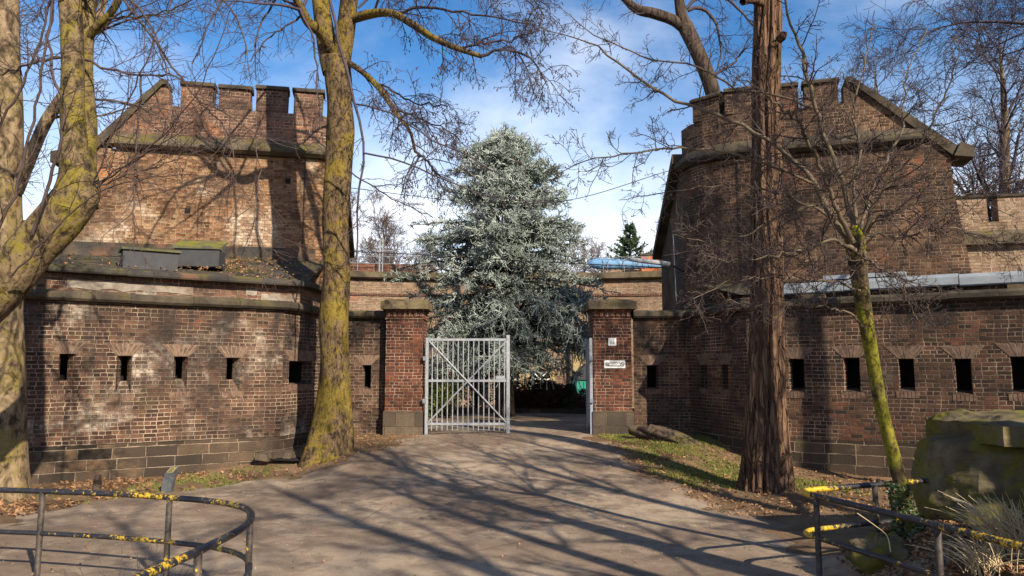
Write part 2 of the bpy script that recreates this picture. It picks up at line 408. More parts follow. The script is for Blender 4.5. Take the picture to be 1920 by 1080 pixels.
M['brick_dark'] = brick_mat('sooty_brick', [(0.020, 0.013, 0.011), (0.05, 0.025, 0.017), (0.105, 0.048, 0.028), (0.175, 0.08, 0.044), (0.26, 0.14, 0.082)], (0.44, 0.33, 0.23), soot_shade=0.95, white=0.25, red=0.3, seed=4, top=(2.1, 3.05))
M['brick_rtower'] = brick_mat('dark_tower_brick', [(0.022, 0.014, 0.011), (0.06, 0.029, 0.018), (0.125, 0.06, 0.034), (0.20, 0.105, 0.058), (0.29, 0.175, 0.105)], (0.40, 0.29, 0.19), soot_shade=0.95, white=0.25, red=0.25, seed=5)
M['brick_far'] = brick_mat('far_brick', [(0.16, 0.09, 0.06), (0.26, 0.16, 0.10), (0.34, 0.23, 0.15), (0.40, 0.29, 0.2)], (0.42, 0.34, 0.25), soot_shade=0.2, white=0.3, red=0.35, seed=7)
M['block'] = brick_mat('stone_block', [(0.02, 0.015, 0.012), (0.045, 0.032, 0.023), (0.08, 0.054, 0.036), (0.14, 0.09, 0.055)], (0.34, 0.255, 0.175), w=0.62, h=0.22, mw=0.009, soot_shade=0.5, white=0.3, red=0.5, redcol=(.17, .105, .06), stone=True, seed=8, whitecol=(.33, .25, .17), moss=.3)
M['block_pillar'] = brick_mat('pillar_stone', [(0.055, 0.043, 0.032), (0.105, 0.076, 0.052), (0.17, 0.125, 0.083)], (0.16, 0.12, 0.085), w=0.5, h=0.36, mw=0.006, soot_shade=0.45, white=0.2, red=0.0, stone=True, seed=9)
M['vouss'] = plain('arch_brick', (0.19, 0.115, 0.078), 0.9, 0.8, 11, dirt=(0.055, 0.036, 0.03))
M['mortar'] = plain('mortar_bed', (0.22, 0.165, 0.115), 0.95, 0.5, 12)
M['soot_shade'] = plain('hollow_shade', (0.012, 0.010, 0.009), 0.95)  # near-black colour standing in for the shade inside openings, not soot
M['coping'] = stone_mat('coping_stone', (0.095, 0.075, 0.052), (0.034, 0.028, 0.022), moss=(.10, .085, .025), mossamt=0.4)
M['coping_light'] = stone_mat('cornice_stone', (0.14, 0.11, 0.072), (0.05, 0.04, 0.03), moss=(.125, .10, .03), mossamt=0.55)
M['capstone'] = stone_mat('cap_stone', (0.17, 0.13, 0.08), (0.07, 0.055, 0.036), moss=(0.15, 0.12, 0.03), mossamt=0.55)
M['render'] = stone_mat('old_render', (0.30, 0.26, 0.21), (0.12, 0.09, 0.07), mossamt=0.2, warm=(0.12, 0.07, 0.045))
M['concrete'] = stone_mat('mossy_concrete', (0.155, 0.12, 0.07), (0.06, 0.048, 0.03), moss=(0.15, 0.13, 0.022), mossamt=0.62, topmoss=False)
M['felt'] = stone_mat('roof_felt', (0.06, 0.055, 0.05), (0.035, 0.032, 0.03), moss=(0.11, 0.095, 0.03), mossamt=0.55, warm=(0.16, 0.085, 0.05))
M['hatch'] = plain('hatch_grey', (0.045, 0.045, 0.05), 0.7, 0.4)
M['hatch_top'] = stone_mat('mossy_lid', (0.10, 0.10, 0.09), (0.05, 0.05, 0.045), moss=(0.19, 0.18, 0.03), mossamt=0.75)
M['zinc'] = plain('zinc_flashing', (0.27, 0.295, 0.32), 0.6, 0.5, 2.2, 0.15, 0.4)
M['galv'] = plain('galvanised_steel', (0.30, 0.312, 0.335), 0.6, 0.5, 14, 0.1, 0.4)
M['galv_dark'] = plain('grey_steel', (0.2, 0.22, 0.26), 0.5, 0.4, 14, 0.3, 0.5)
M['iron'] = plain('dark_iron', (0.02, 0.018, 0.018), 0.6, 0.4, 9)
M['bark_mossy'] = bark_mat('mossy_bark', (0.15, 0.10, 0.055), (0.04, 0.027, 0.017), (0.21, 0.150, 0.026), 0.56, vs=(14, 14, 6), bd=0.045)
M['bark_left'] = bark_mat('scaly_mossy_bark', (0.185, 0.13, 0.07), (0.05, 0.036, 0.02), (0.19, 0.15, 0.025), 0.44, vs=(9, 9, 6), bd=0.025, spots=.75)
M['bark_pale'] = bark_mat('pale_bark', (0.25, 0.18, 0.105), (0.075, 0.052, 0.032), (0.2, 0.15, 0.05), 0.28, vs=(6, 6, 3), bd=0.02, spots=.5)
M['bark_red'] = bark_mat('fissured_red_bark', (0.15, 0.088, 0.054), (0.038, 0.022, 0.016), (0.14, 0.12, 0.04), 0.03, vs=(18, 18, 2.2), bd=0.05, fiss=(13, 13, 1.1))
M['bark_green'] = bark_mat('green_mossy_bark', (0.085, 0.06, 0.032), (0.03, 0.023, 0.014), (0.20, 0.18, 0.018), 0.58, vs=(14, 14, 6), bd=0.012)
M['bark_dark'] = bark_mat('dark_bark', (0.085, 0.06, 0.045), (0.03, 0.022, 0.018), (0.1, 0.09, 0.03), 0.1, vs=(10, 10, 2), bd=0.03)
M['twig'] = plain('twig_brown', (0.085, 0.058, 0.05), 0.8, 0.5, 3)
M['twig_pale'] = plain('twig_tan', (0.125, 0.095, 0.058), 0.8, 0.5, 3)
M['twig_purple'] = plain('twig_purple', (0.062, 0.046, 0.056), 0.8, 0.5, 3)
M['catkin'] = plain('catkin', (0.075, 0.045, 0.05), 0.85, 0.4, 8)
M['far_twig'] = plain('far_twig', (0.15, 0.115, 0.105), 0.9, 0.4, .6)
k = NT('cedar_needle'); p = k.pos()
c = k.mix(k.rng(k.noise(p, 1.4, 4), .35, .65), (0.19, 0.23, 0.205), (0.40, 0.445, 0.405)); c = k.mix(k.math('MULTIPLY', k.rng(k.noise(p, 9, 3), .4, .7), .5), c, (.11, .14, .10))
M['cedar'] = k.done(c, 0.7, spec=0.3)
M['pine'] = plain('pine_needle', (0.05, 0.085, 0.035), 0.8, 0.6, 3)
M['leaf_green'] = plain('shrub_leaf', (0.13, 0.18, 0.03), 0.6, 0.5, 7)
M['ivy'] = plain('ivy_leaf', (0.05, 0.075, 0.022), 0.5, 0.5, 14, spec=.5)
M['maroon'] = plain('maroon_leaf', (0.085, 0.04, 0.026), 0.8, 0.5, 6)
M['drygrass'] = plain('dry_grass', (0.60, 0.46, 0.27), 0.8, 0.5, 5)
M['red'] = plain('red_paint', (0.55, 0.02, 0.02), 0.5, 0.3)
M['teal'] = plain('teal_paint', (0.02, 0.26, 0.19), 0.6, 0.35, 3)
M['white'] = plain('white_paint', (0.75, 0.74, 0.70), 0.5, 0.15)
M['ink'] = plain('black_ink', (0.01, 0.01, 0.01), 0.6, 0.1)
M['signred'] = plain('sign_red', (0.35, 0.03, 0.03), 0.6, 0.1)
M['ochre'] = plain('ochre_render', (0.36, 0.27, 0.13), 0.9, 0.4, 3)
M['tarp'] = plain('blue_tarp', (0.17, 0.34, 0.56), 0.6, 0.6, 2)
M['orange'] = plain('orange_brick', (0.48, 0.15, 0.06), 0.9, 0.4, 8)
M['basalt'] = stone_mat('grey_granite', (0.12, 0.125, 0.13), (0.065, 0.068, 0.075), mossamt=.05, sc=6)
M['brass'] = plain('brass_plate', (0.55, 0.42, 0.16), 0.4, 0.3, 20, .5)
M['oldwood'] = bark_mat('rotten_wood', (0.10, 0.07, 0.05), (0.03, 0.022, 0.017), (.12, .11, .03), .35, vs=(5, 5, 5))
# railing paint: black with worn yellow bands, rust where it flakes
k = NT('flaking_rail_paint'); uv = k.uv(); p = k.pos(); U_, V_, _ = k.xyz(uv)
band = k.noise(k.comb(k.math('MULTIPLY', U_, 0.8), 3.0), 1.0, 4, 0.7)
chip = k.noise(p, 22, 8, 0.8)
yl = k.rng(k.math('ADD', band, k.math('MULTIPLY', k.math('SUBTRACT', chip, .5), .75)), 0.555, 0.572)
c = k.mix(k.rng(chip, .3, .7), (0.010, 0.010, 0.014), (0.026, 0.026, 0.032))
c = k.mix(k.rng(k.noise(p, 11, 6, .7), .60, .66), c, (0.16, 0.075, 0.04))
c = k.mix(yl, c, (0.52, 0.325, 0.018))
c = k.mix(k.rng(k.noise(p, 28, 4, .7), .70, .74), c, (0.2, 0.18, 0.17))
M['rail'] = k.done(c, 0.45, k.math('ADD', yl, chip), .4, .004, spec=.5)
k = NT('rail_post_paint'); p = k.pos(); chip = k.noise(p, 14, 6, .75)
c = k.mix(k.rng(chip, .35, .65), (0.02, 0.018, 0.018), (0.075, 0.055, 0.04)); c = k.mix(k.rng(k.noise(k.scl(p, (1, 1, .6)), 8, 5, .7), .63, .66), c, (0.52, 0.325, 0.018))
M['railpost'] = k.done(c, .6, chip, .4, .004)
# grounds
k = NT('path_surface'); p = k.pos()
a = k.noise(p, 0.45, 7, .6); b = k.noise(p, 3.0, 6, .65); f = k.noise(p, 60, 4, .8); f2 = k.noise(p, 190, 2, .8)
c = k.mix(k.rng(a, .38, .62), (0.215, 0.148, 0.10), (0.41, 0.31, 0.215))
c = k.mix(k.math('MULTIPLY', k.rng(b, .44, .62), .6), c, (0.135, 0.09, 0.062))
c = k.mix(k.math('MULTIPLY', k.rng(k.noise(k.vadd(p, (3, 8, 0)), 1.1, 7, .72), .56, .66), .55), c, (0.46, 0.36, 0.26))
c = k.mix(k.math('MULTIPLY', k.rng(f, .35, .7), .45), c, (0.10, 0.08, 0.068))
c = k.mix(k.rng(f2, .68, .76), c, (0.50, 0.43, 0.36))
v = k.vor(k.vadd(p, k.scl(k.n('ShaderNodeTexNoise').outputs['Color'], (.4, .4, 0))), 0.55, 'DISTANCE_TO_EDGE')
c = k.mix(k.math('MULTIPLY', k.math('MULTIPLY', k.rng(v, .010, .003), k.rng(k.noise(p, .7, 4), .52, .62)), .5), c, (0.06, 0.05, 0.045))
gv = k.vor(p, 85); c = k.mix(k.math('MULTIPLY', k.rng(gv, .34, .12), .55), c, k.mix(f, (0.12, 0.09, 0.07), (0.52, 0.43, 0.34)))
M['path'] = k.done(c, .92, k.math('ADD', k.math('MULTIPLY', b, 1.2), k.math('ADD', f, k.math('MULTIPLY', f2, .5))), .7, .02, spec=.25)
k = NT('bare_earth'); p = k.pos()
a = k.noise(p, 0.8, 7, .65); b = k.noise(p, 7, 6, .7); f = k.noise(p, 45, 4, .8)
c = k.mix(k.rng(a, .35, .65), (0.15, 0.092, 0.052), (0.26, 0.17, 0.098))
c = k.mix(k.math('MULTIPLY', k.rng(b, .45, .7), .6), c, (0.085, 0.052, 0.032))
c = k.mix(k.math('MULTIPLY', k.rng(f, .5, .72), .7), c, (0.30, 0.17, 0.085))
c = k.mix(k.math('MULTIPLY', k.rng(k.noise(k.vadd(p, (7, 1, 0)), 0.9, 7, .7), .54, .68), .7), c, (0.13, 0.13, 0.035))
M['earth'] = k.done(c, .95, k.math('ADD', b, f), .9, .04, spec=.15)
k = NT('grass_blade'); p = k.pos(); c = k.mix(k.rng(k.noise(p, 3, 5, .7), .35, .65), (0.075, 0.105, 0.016), (0.165, 0.17, 0.032)); c = k.mix(k.rng(k.noise(p, 30, 3), .55, .7), c, (.30, .24, .09))
M['grass'] = k.done(c, .8)
k = NT('dead_leaf'); p = k.pos(); c = k.ramp(k.noise(p, 14, 3, .7), [(.3, (0.07, 0.038, 0.022)), (.45, (0.17, 0.085, 0.04)), (.55, (0.28, 0.15, 0.07)), (.7, (0.38, 0.25, 0.13))])
M['leaf'] = k.done(c, .8)
k = NT('grit_stone'); p = k.pos(); M['gritmat'] = k.done(k.ramp(k.noise(p, 37, 2), [(.35, (0.06, 0.045, 0.035)), (.5, (0.28, 0.21, 0.15)), (.62, (0.6, 0.52, 0.42))]), .9)

# ================================================================== SETTING
def grid_sheet(xs, ys, zf):
    X, Y = np.meshgrid(xs, ys); Z = zf(X, Y); V = np.stack([X, Y, Z], -1).reshape(-1, 3)
    idx = np.arange(len(xs) * len(ys)).reshape(len(ys), len(xs))
    F = np.stack([idx[:-1, :-1], idx[:-1, 1:], idx[1:, 1:], idx[1:, :-1]], -1).reshape(-1, 4)
    return V, F
def micro(x, y):
    return 0.012 * np.sin(x * 5.1 + 2 * np.sin(y * 2.2)) * np.sin(y * 4.3 + x) + 0.006 * np.sin(x * 13 + y * 7) * np.sin(y * 11 - x * 3)
xs = np.unique(np.concatenate([np.linspace(-700, -40, 12), np.linspace(-40, -14, 14), np.linspace(-14, 14, 180), np.linspace(14, 40, 14), np.linspace(40, 700, 12)]))
ys = np.unique(np.concatenate([np.linspace(-300, -20, 8), np.linspace(-20, 2, 23), np.linspace(2, 24, 160), np.linspace(24, 60, 20), np.linspace(60, 1500, 14)]))
V, F = grid_sheet(xs, ys, lambda x, y: g(x, y) + micro(x, y) * (np.abs(x) < 14))
tag(np_mesh("ground", V, F, M['earth']), kind='structure')

# path: runs up to the gate and on into the courtyard; its ragged edges dip under the earth
PL = [(-14, -7.5), (3, -7.5), (6, -6.8), (8, -7.0), (10, -7.3), (12.0, -7.4), (13.5, -6.6), (15, -5.3), (16.2, -3.4), (17.5, -2.7), (19.0, -2.4), (22, -2.3), (24, -5), (40, -7)]
PR = [(-14, 5.2), (3, 4.6), (8, 3.9), (10.0, 3.7), (11.8, 3.5), (12.8, 3.2), (13.6, 3.0), (15, 2.6), (17, 2.25), (19.0, 2.1), (22, 2.3), (24, 5), (40, 7)]
def path_z(x, y):
    l = np.interp(y, [p[0] for p in PL], [p[1] for p in PL]); r = np.interp(y, [p[0] for p in PR], [p[1] for p in PR])
    d = np.minimum(x - l, r - x)
    d = d + 0.30 * np.sin(y * 1.7 + 1) * np.sin(x * 2.1) + 0.16 * np.sin(y * 5.3 + x * 3.1) + 0.08 * np.sin(11 * y - 7 * x)
    return g(x, y) + np.clip(d * 0.06, -0.06, 0.022)
V, F = grid_sheet(np.linspace(-8.4, 7.6, 150), np.unique(np.concatenate([np.linspace(-14, 4, 40), np.linspace(4, 24, 190), np.linspace(24, 34, 20)])), path_z)
tag(np_mesh("path", V, F, M['path']), kind='structure')
def path_d(x, y):
    l = np.interp(y, [p[0] for p in PL], [p[1] for p in PL]); r = np.interp(y, [p[0] for p in PR], [p[1] for p in PR])
    return np.minimum(x - l, r - x)

# ================================================================== FORT
def V2(p): return np.array([p[0], p[1], 0.0])
class Frame:
    "a vertical wall plane: s along it, d outward, z up"
    def __init__(s, a, b, side=1):
        s.a = V2(a); dv = V2(b) - s.a; s.L = np.linalg.norm(dv); s.t = dv / s.L
        s.n = np.array([s.t[1], -s.t[0], 0]) * side
    def __call__(s, q, z, d=0.0): return s.a + s.t * q + s.n * d + np.array([0, 0, z])
def wall_holes(mb, fr, z0, z1, holes, d=0.0, s0=0.0, s1=None, depth=0.7, hroot=None):
    "front face of a wall with real splayed openings; holes: (s,z0,z1,w_out,w_in,sill_drop)"
    s1 = fr.L if s1 is None else s1
    cuts = sorted(set([s0, s1] + [h[0] - h[3] / 2 for h in holes] + [h[0] + h[3] / 2 for h in holes]))
    for a, b in zip(cuts[:-1], cuts[1:]):
        hh = [h for h in holes if abs(h[0] - (a + b) / 2) < h[3] / 2]
        if not hh:
            mb.face([fr(a, z0, d), fr(b, z0, d), fr(b, z1, d), fr(a, z1, d)])
        else:
            h = hh[0]
            mb.face([fr(a, z0, d), fr(b, z0, d), fr(b, h[1], d), fr(a, h[1], d)])
            mb.face([fr(a, h[2], d), fr(b, h[2], d), fr(b, z1, d), fr(a, z1, d)])
            c = (a + b) / 2 + h[6] if len(h) > 6 else (a + b) / 2; wi = h[4] / 2; zi = h[1] + h[5]; dd = d - 0.22; de = d - depth
            o = [fr(a, h[1], d), fr(b, h[1], d), fr(b, h[2], d), fr(a, h[2], d)]
            i = [fr(c - wi, zi, dd), fr(c + wi, zi, dd), fr(c + wi, h[2] - .02, dd), fr(c - wi, h[2] - .02, dd)]
            e = [fr(c - wi, zi, de), fr(c + wi, zi, de), fr(c + wi, h[2] - .02, de), fr(c - wi, h[2] - .02, de)]
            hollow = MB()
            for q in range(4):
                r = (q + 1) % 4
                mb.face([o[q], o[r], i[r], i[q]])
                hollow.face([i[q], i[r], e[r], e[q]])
            hollow.face(e); hollow.build('loophole_recess', M['soot_shade'], hroot)  # recess faces coloured near-black as the shade deep in the loophole
def arch_bricks(fr, c, z, w, d=0.0, n=7, h=0.26, spread=0.5):
    mb = MB()
    for q in range(n):
        a = (q + .5) / n - .5; b0 = c + a * w * 1.05; b1 = c + a * (w * 1.05 + spread)
        bw0 = w * 1.05 / n * .5 - .008; bw1 = (w * 1.05 + spread) / n * .5 - .014; hh = h * random.uniform(.92, 1.06); pr = random.uniform(.004, .010)
        base = [fr(b0 - bw0, z + .01, d - .03), fr(b0 + bw0, z + .01, d - .03), fr(b1 + bw1, z + hh, d - .03), fr(b1 - bw1, z + hh, d - .03)]
        mb.prism(base, fr.n * (.03 + pr))
    return mb
def sill_bricks(fr, c, z, w, d=0.0, n=6, h=0.14):
    mb = MB()
    for q in range(n):
        s = c + ((q + .5) / n - .5) * (w + .14); bw = (w + .14) / n * .5 - .006
        base = [fr(s - bw, z - h, d - .03), fr(s + bw, z - h, d - .03), fr(s + bw, z - .008, d - .03), fr(s - bw, z - .008, d - .03)]
        mb.prism(base, fr.n * (.03 + random.uniform(.005, .012)))
    return mb
def offset_path(pts, d, side):
    pts = [V2(p) for p in pts]; out = []
    ns = []
    for a, b in zip(pts[:-1], pts[1:]):
        t = nrm(b - a); ns.append(np.array([t[1], -t[0], 0]) * side)
    for i, p in enumerate(pts):
        if i == 0: out.append(p + ns[0] * d)
        elif i == len(pts) - 1: out.append(p + ns[-1] * d)
        else:
            m = nrm(ns[i - 1] + ns[i]); out.append(p + m * d / max(.4, float(m @ ns[i])))
    return out
def sweep(mb, pts, prof, side=1, stone=None, gap=0.008, jit=0.0, cl=True):
    "profile (d,z) swept along a plan polyline; stone = length of single stones"
    if stone:
        # cut the path into stones
        P2 = [V2(p) for p in pts]
        for a, b in zip(range(len(P2) - 1), range(1, len(P2))):
            L = np.linalg.norm(P2[b] - P2[a]); n = max(1, int(round(L / stone))); t = (P2[b] - P2[a]) / L
            offs = {}
            for d, z in prof:
                if d not in offs: offs[d] = offset_path(pts, d, side)
            cuts = [0] + [min(L, max(0, (q + random.uniform(-.15, .15)) * L / n)) for q in range(1, n)] + [L]
            for c0, c1 in zip(cuts[:-1], cuts[1:]):
                jd = random.uniform(-jit, jit); jz = random.uniform(-jit, jit); A = []; B = []
                g0 = gap / 2 if c0 > 0 else 0; g1 = gap / 2 if c1 < L else 0
                for d, z in prof:
                    oa, ob = offs[d][a], offs[d][b]
                    fa = (c0 + g0) / L; fb = (c1 - g1) / L
                    out = nrm(ob - oa); nn = np.array([out[1], -out[0], 0]) * side * jd
                    A.append(oa * (1 - fa) + ob * fa + nn + np.array([0, 0, z + jz])); B.append(oa * (1 - fb) + ob * fb + nn + np.array([0, 0, z + jz]))
                mb.face(A); mb.face(B[::-1])
                for i in range(len(prof)):
                    j = (i + 1) % len(prof); mb.face([A[i], B[i], B[j], A[j]])
        return
    rows = [[p + np.array([0, 0, z]) for p in offset_path(pts, d, side)] for d, z in prof]
    n = len(pts); u = [0]
    for i in range(1, n): u.append(u[-1] + float(np.linalg.norm(V2(pts[i]) - V2(pts[i - 1]))))
    k = len(prof)
    for i in range(k if cl else k - 1):
        j = (i + 1) % k
        for q in range(n - 1):
            z0, z1 = prof[i][1], prof[j][1]
            if abs(z0 - z1) < 1e-6: uv = None
            else: uv = [(u[q], z0), (u[q + 1], z0), (u[q + 1], z1), (u[q], z1)]
            mb.face([rows[i][q], rows[i][q + 1], rows[j][q + 1], rows[j][q]], uv)
    if cl:
        mb.face([r[0] for r in rows]); mb.face([r[-1] for r in rows][::-1])

ZC = 3.05            # underside of the lower coping
# ---------------------------------------------------------------- lower bastions
def bastion(side, plan, brick, slits, label, roof_pts):
    root = thing('brick_bastion', label, 'bastion', (*plan[3], -0.5), group='gate bastions')
    wall, stone = MB(), MB()
    for i, (a, b) in enumerate(zip(plan[:-1], plan[1:])):
        fr = Frame(a, b, side); hs = slits.get(i, [])
        zs = 0.16 if i >= 1 else -0.05
        wall_holes(wall, fr, zs, ZC, hs, hroot=root)
        # stone courses at the foot, 3 cm proud
        e0 = 0.0; 
        stone.prism([fr(e0, -1.4, -.05), fr(fr.L, -1.4, -.05), fr(fr.L, -1.4, .014), fr(e0, -1.4, .014)], (0, 0, 1.4 + zs - (0.004 * i)))
        for h in hs:
            bk = MB(); hw = h[3] * .525; bk.prism([fr(h[0] - hw, h[2] + .003, -.02), fr(h[0] + hw, h[2] + .003, -.02), fr(h[0] + hw + .24, h[2] + .255, -.02), fr(h[0] - hw - .24, h[2] + .255, -.02)], fr.n * .0225); bk.build('arch_mortar', M['mortar'], root)
            arch_bricks(fr, h[0], h[2], h[3], n=7 if h[3] < .5 else 11).build('flat_arch', M['vouss'], root)
            sill_bricks(fr, h[0], h[1], h[3]).build('sill', M['vouss'], root)
    wall.build('brick_wall', brick, root); stone.build('stone_footing', M['block'], root)
    cp = MB(); sweep(cp, plan, [(-.45, ZC), (.12, ZC), (.17, ZC + .05), (.17, ZC + .14), (.10, ZC + .2), (-.45, ZC + .22)], side, stone=1.05, jit=.008)
    cp.build('coping', M['coping'], root)
    return root

LP_ = [(-3.30, 20.0), (-4.62, 20.0), (-5.30, 17.35), (-9.75, 14.55), (-13.5, 18.2)]
def s_on(fr, u, side=0):
    "arclength on a wall frame seen at photo column u"
    dx = (u - 960) / FPX
    # solve (a+ts).x = dx*(a+ts).y*k, k close to 1 near the horizon
    return (dx * fr.a[1] - fr.a[0]) / (fr.t[0] - dx * fr.t[1])
frL = [Frame(a, b, -1) for a, b in zip(LP_[:-1], LP_[1:])]
hl = [(s_on(frL[2], u), random.uniform(1.17, 1.25), random.uniform(1.93, 2.0), random.uniform(.28, .33), random.uniform(.12, .15), .26, off_) for u, off_ in ((440, .03), (342, .0), (237, -.02), (130, .05))]
slL = {0: [(s_on(frL[0], 689), 1.17, 1.80, .24, .18, .05)], 1: [(s_on(frL[1], 566), 1.33, 1.88, 1.05, .85, .03)], 2: hl}
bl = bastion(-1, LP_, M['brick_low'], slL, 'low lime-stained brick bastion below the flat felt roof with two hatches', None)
RP_ = [(3.24, 20.0), (4.72, 20.0), (5.45, 17.35), (11.3, 13.7), (14.5, 18.0)]
frR = [Frame(a, b, 1) for a, b in zip(RP_[:-1], RP_[1:])]
hr = [(s_on(frR[2], u), 1.20 + random.uniform(-.03, .03), 1.90 + random.uniform(-.02, .03), random.uniform(.28, .33), .25, .08) for u in (1490, 1593, 1695, 1801, 1908)]
slR = {0: [(s_on(frR[0], 1222), 1.17, 1.80, .30, .27, .03)], 1: [(0.75, 1.2, 1.8, .3, .26, .03), (1.75, 1.2, 1.8, .3, .26, .03)], 2: hr}
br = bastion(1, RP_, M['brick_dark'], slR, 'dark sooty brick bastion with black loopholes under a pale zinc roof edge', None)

# upper step, roof and details on the pale bastion
UP = [(-4.98, 20.25), (-5.12, 18.05), (-10.05, 14.95), (-12.6, 17.6)]
frU = Frame(UP[1], UP[2], -1)
mb = MB(); sweep(mb, UP, [(-.35, 3.2), (0, 3.2), (0, 3.66), (-.35, 3.66)], -1); mb.build('parapet_wall', M['brick_parapet'], bl)
# patches of old white render left on the parapet
for (s0, s1, z0, z1) in ((.12, .95, 3.30, 3.46), (2.45, 4.9, 3.36, 3.54), (3.2, 3.6, 3.26, 3.36), (1.05, 1.3, 3.4, 3.56)):
    m = MB(); n = 14; top = []; bot = []
    for q in range(n + 1):
        s = s0 + (s1 - s0) * q / n; top.append(frU(s, z1 + random.uniform(-.03, .03), 0)); bot.append(frU(s, z0 + random.uniform(-.03, .03), 0))
    m.prism(bot + top[::-1], frU.n * .016); m.build('render_patch', M['render'], bl)
mb = MB(); sweep(mb, UP, [(-.3, 3.665), (.26, 3.665), (.28, 3.70), (.28, 3.76), (.2, 3.81), (-.3, 3.81)], -1, stone=2.2, gap=.004, jit=.006); mb.build('roof_edge', M['felt'], bl)
TLO, TLI = (-10.95, 19.0), (-5.35, 20.12)
mb = MB(); e = offset_path(UP, .2, -1)
roofq = [np.array([e[1][0], e[1][1], 3.80]), np.array([e[2][0], e[2][1], 3.80]), np.array([-12.6, 18.0, 4.3]), np.array([-11.4, 19.3, 4.72]), np.array([-5.0, 20.4, 4.72])]
mb.face([roofq[0], roofq[1], roofq[3], roofq[4]]); mb.face([roofq[1], roofq[2], roofq[3]])
mb.build('felt_roof', M['felt'], bl)
rl = RNG.random((2600, 2)); rl = rl[(.5 + .5 * np.sin(rl[:, 0] * 9 + 1) * np.sin(rl[:, 1] * 5 + 2)) * (.25 + .75 * (rl[:, 0] < .5)) > RNG.random(len(rl)) * .95]
ROOFLEAF = np.array([(roofq[0] * (1 - a) + roofq[1] * a) * (1 - b_) + (roofq[4] * (1 - a) + roofq[3] * a) * b_ + [0, 0, .02] for a, b_ in rl])
# flashing strip where the tower meets the roof
frT = Frame(TLO, TLI, 1)
mb = MB(); mb.prism([frT(-.6, 4.6, .004), frT(frT.L, 4.6, .004), frT(frT.L, 4.95, .004), frT(-.6, 4.95, .004)], frT.n * .03); mb.build('flashing_strip', M['felt'], bl)
def hatch(c, ax, w, d, h, label, tilt):
    root = thing('roof_hatch', label, 'roof hatch', c, group='roof hatches')
    ax = nrm(np.array(ax, float)); ay = np.cross([0, 0, 1], ax)
    m = MB(); m.box(np.array(c) + [0, 0, h / 2 - .1], (w, d, h + .2), ax, .008); m.build('curb', M['hatch'], root, bevel=.012)
    m = MB(); p = [np.array(c) + ax * sx * (w / 2 + .05) + ay * sy * (d / 2 + .05) + np.array([0, 0, h + .004 + tilt * (sy + 1) / 2]) for sx, sy in ((-1, -1), (1, -1), (1, 1), (-1, 1))]
    m.prism(p, (0, 0, .05)); m.build('lid', M['hatch_top'], root, bevel=.01)
hatch(P(279, 500, 16.9), frU.t * -1, 1.12, .8, .30, 'dark flat-lidded roof hatch on the felt roof, nearer the roof edge', .02)
hatch(P(375, 488, 18.0), frT.t, 1.02, .75, .22, 'roof hatch with a bright mossy lid on the felt roof, nearer the tower', .27)

# upper step and zinc edge on the dark bastion
UR = [(4.98, 20.6), (5.6, 18.2), (11.6, 14.5), (14, 17.8)]
mb = MB(); sweep(mb, UR, [(-.4, 3.2), (0, 3.2), (0, 3.42), (-.4, 3.42)], 1); mb.build('parapet_wall', M['brick_dark'], br)
frZ = Frame(UR[1], UR[2], 1)
mb = MB()
for q0, q1, zz in ((.75, 2.35, 0), (2.36, 4.6, .012), (4.61, frZ.L, -.008)):
    mb.prism([frZ(q0, 3.43 + zz, -.3), frZ(q0, 3.43 + zz, .12), frZ(q0, 3.46 + zz, .14), frZ(q0, 3.62 + zz, .12), frZ(q0, 3.70 + zz, .02), frZ(q0, 3.74 + zz, -.4)], frZ.t * (q1 - q0 - .008))
mb.prism([frZ(1.9, 3.745, -.3), frZ(1.9, 3.745, -.02), frZ(1.9, 3.84, -.04), frZ(1.9, 3.85, -.3)], frZ.t * 1.7)
mb.build('zinc_edge', M['zinc'], br)
for q in np.arange(.3, frZ.L, 1.0):
    if random.random() < .8:
        mb = MB(); mb.box(frZ(q + .4, 3.34, .06), (.7 * random.uniform(.7, 1.1), .16, .13), frZ.t, .01); mb.build('coping_block', M['capstone'], br)
mb = MB(); mb.face([np.array([5.6, 18.2, 3.5]), np.array([11.6, 14.5, 3.5]), np.array([13.5, 18, 3.9]), np.array([11, 18.7, 4.0]), np.array([5.2, 20.4, 4.0])]); mb.build('felt_roof', M['felt'], br)

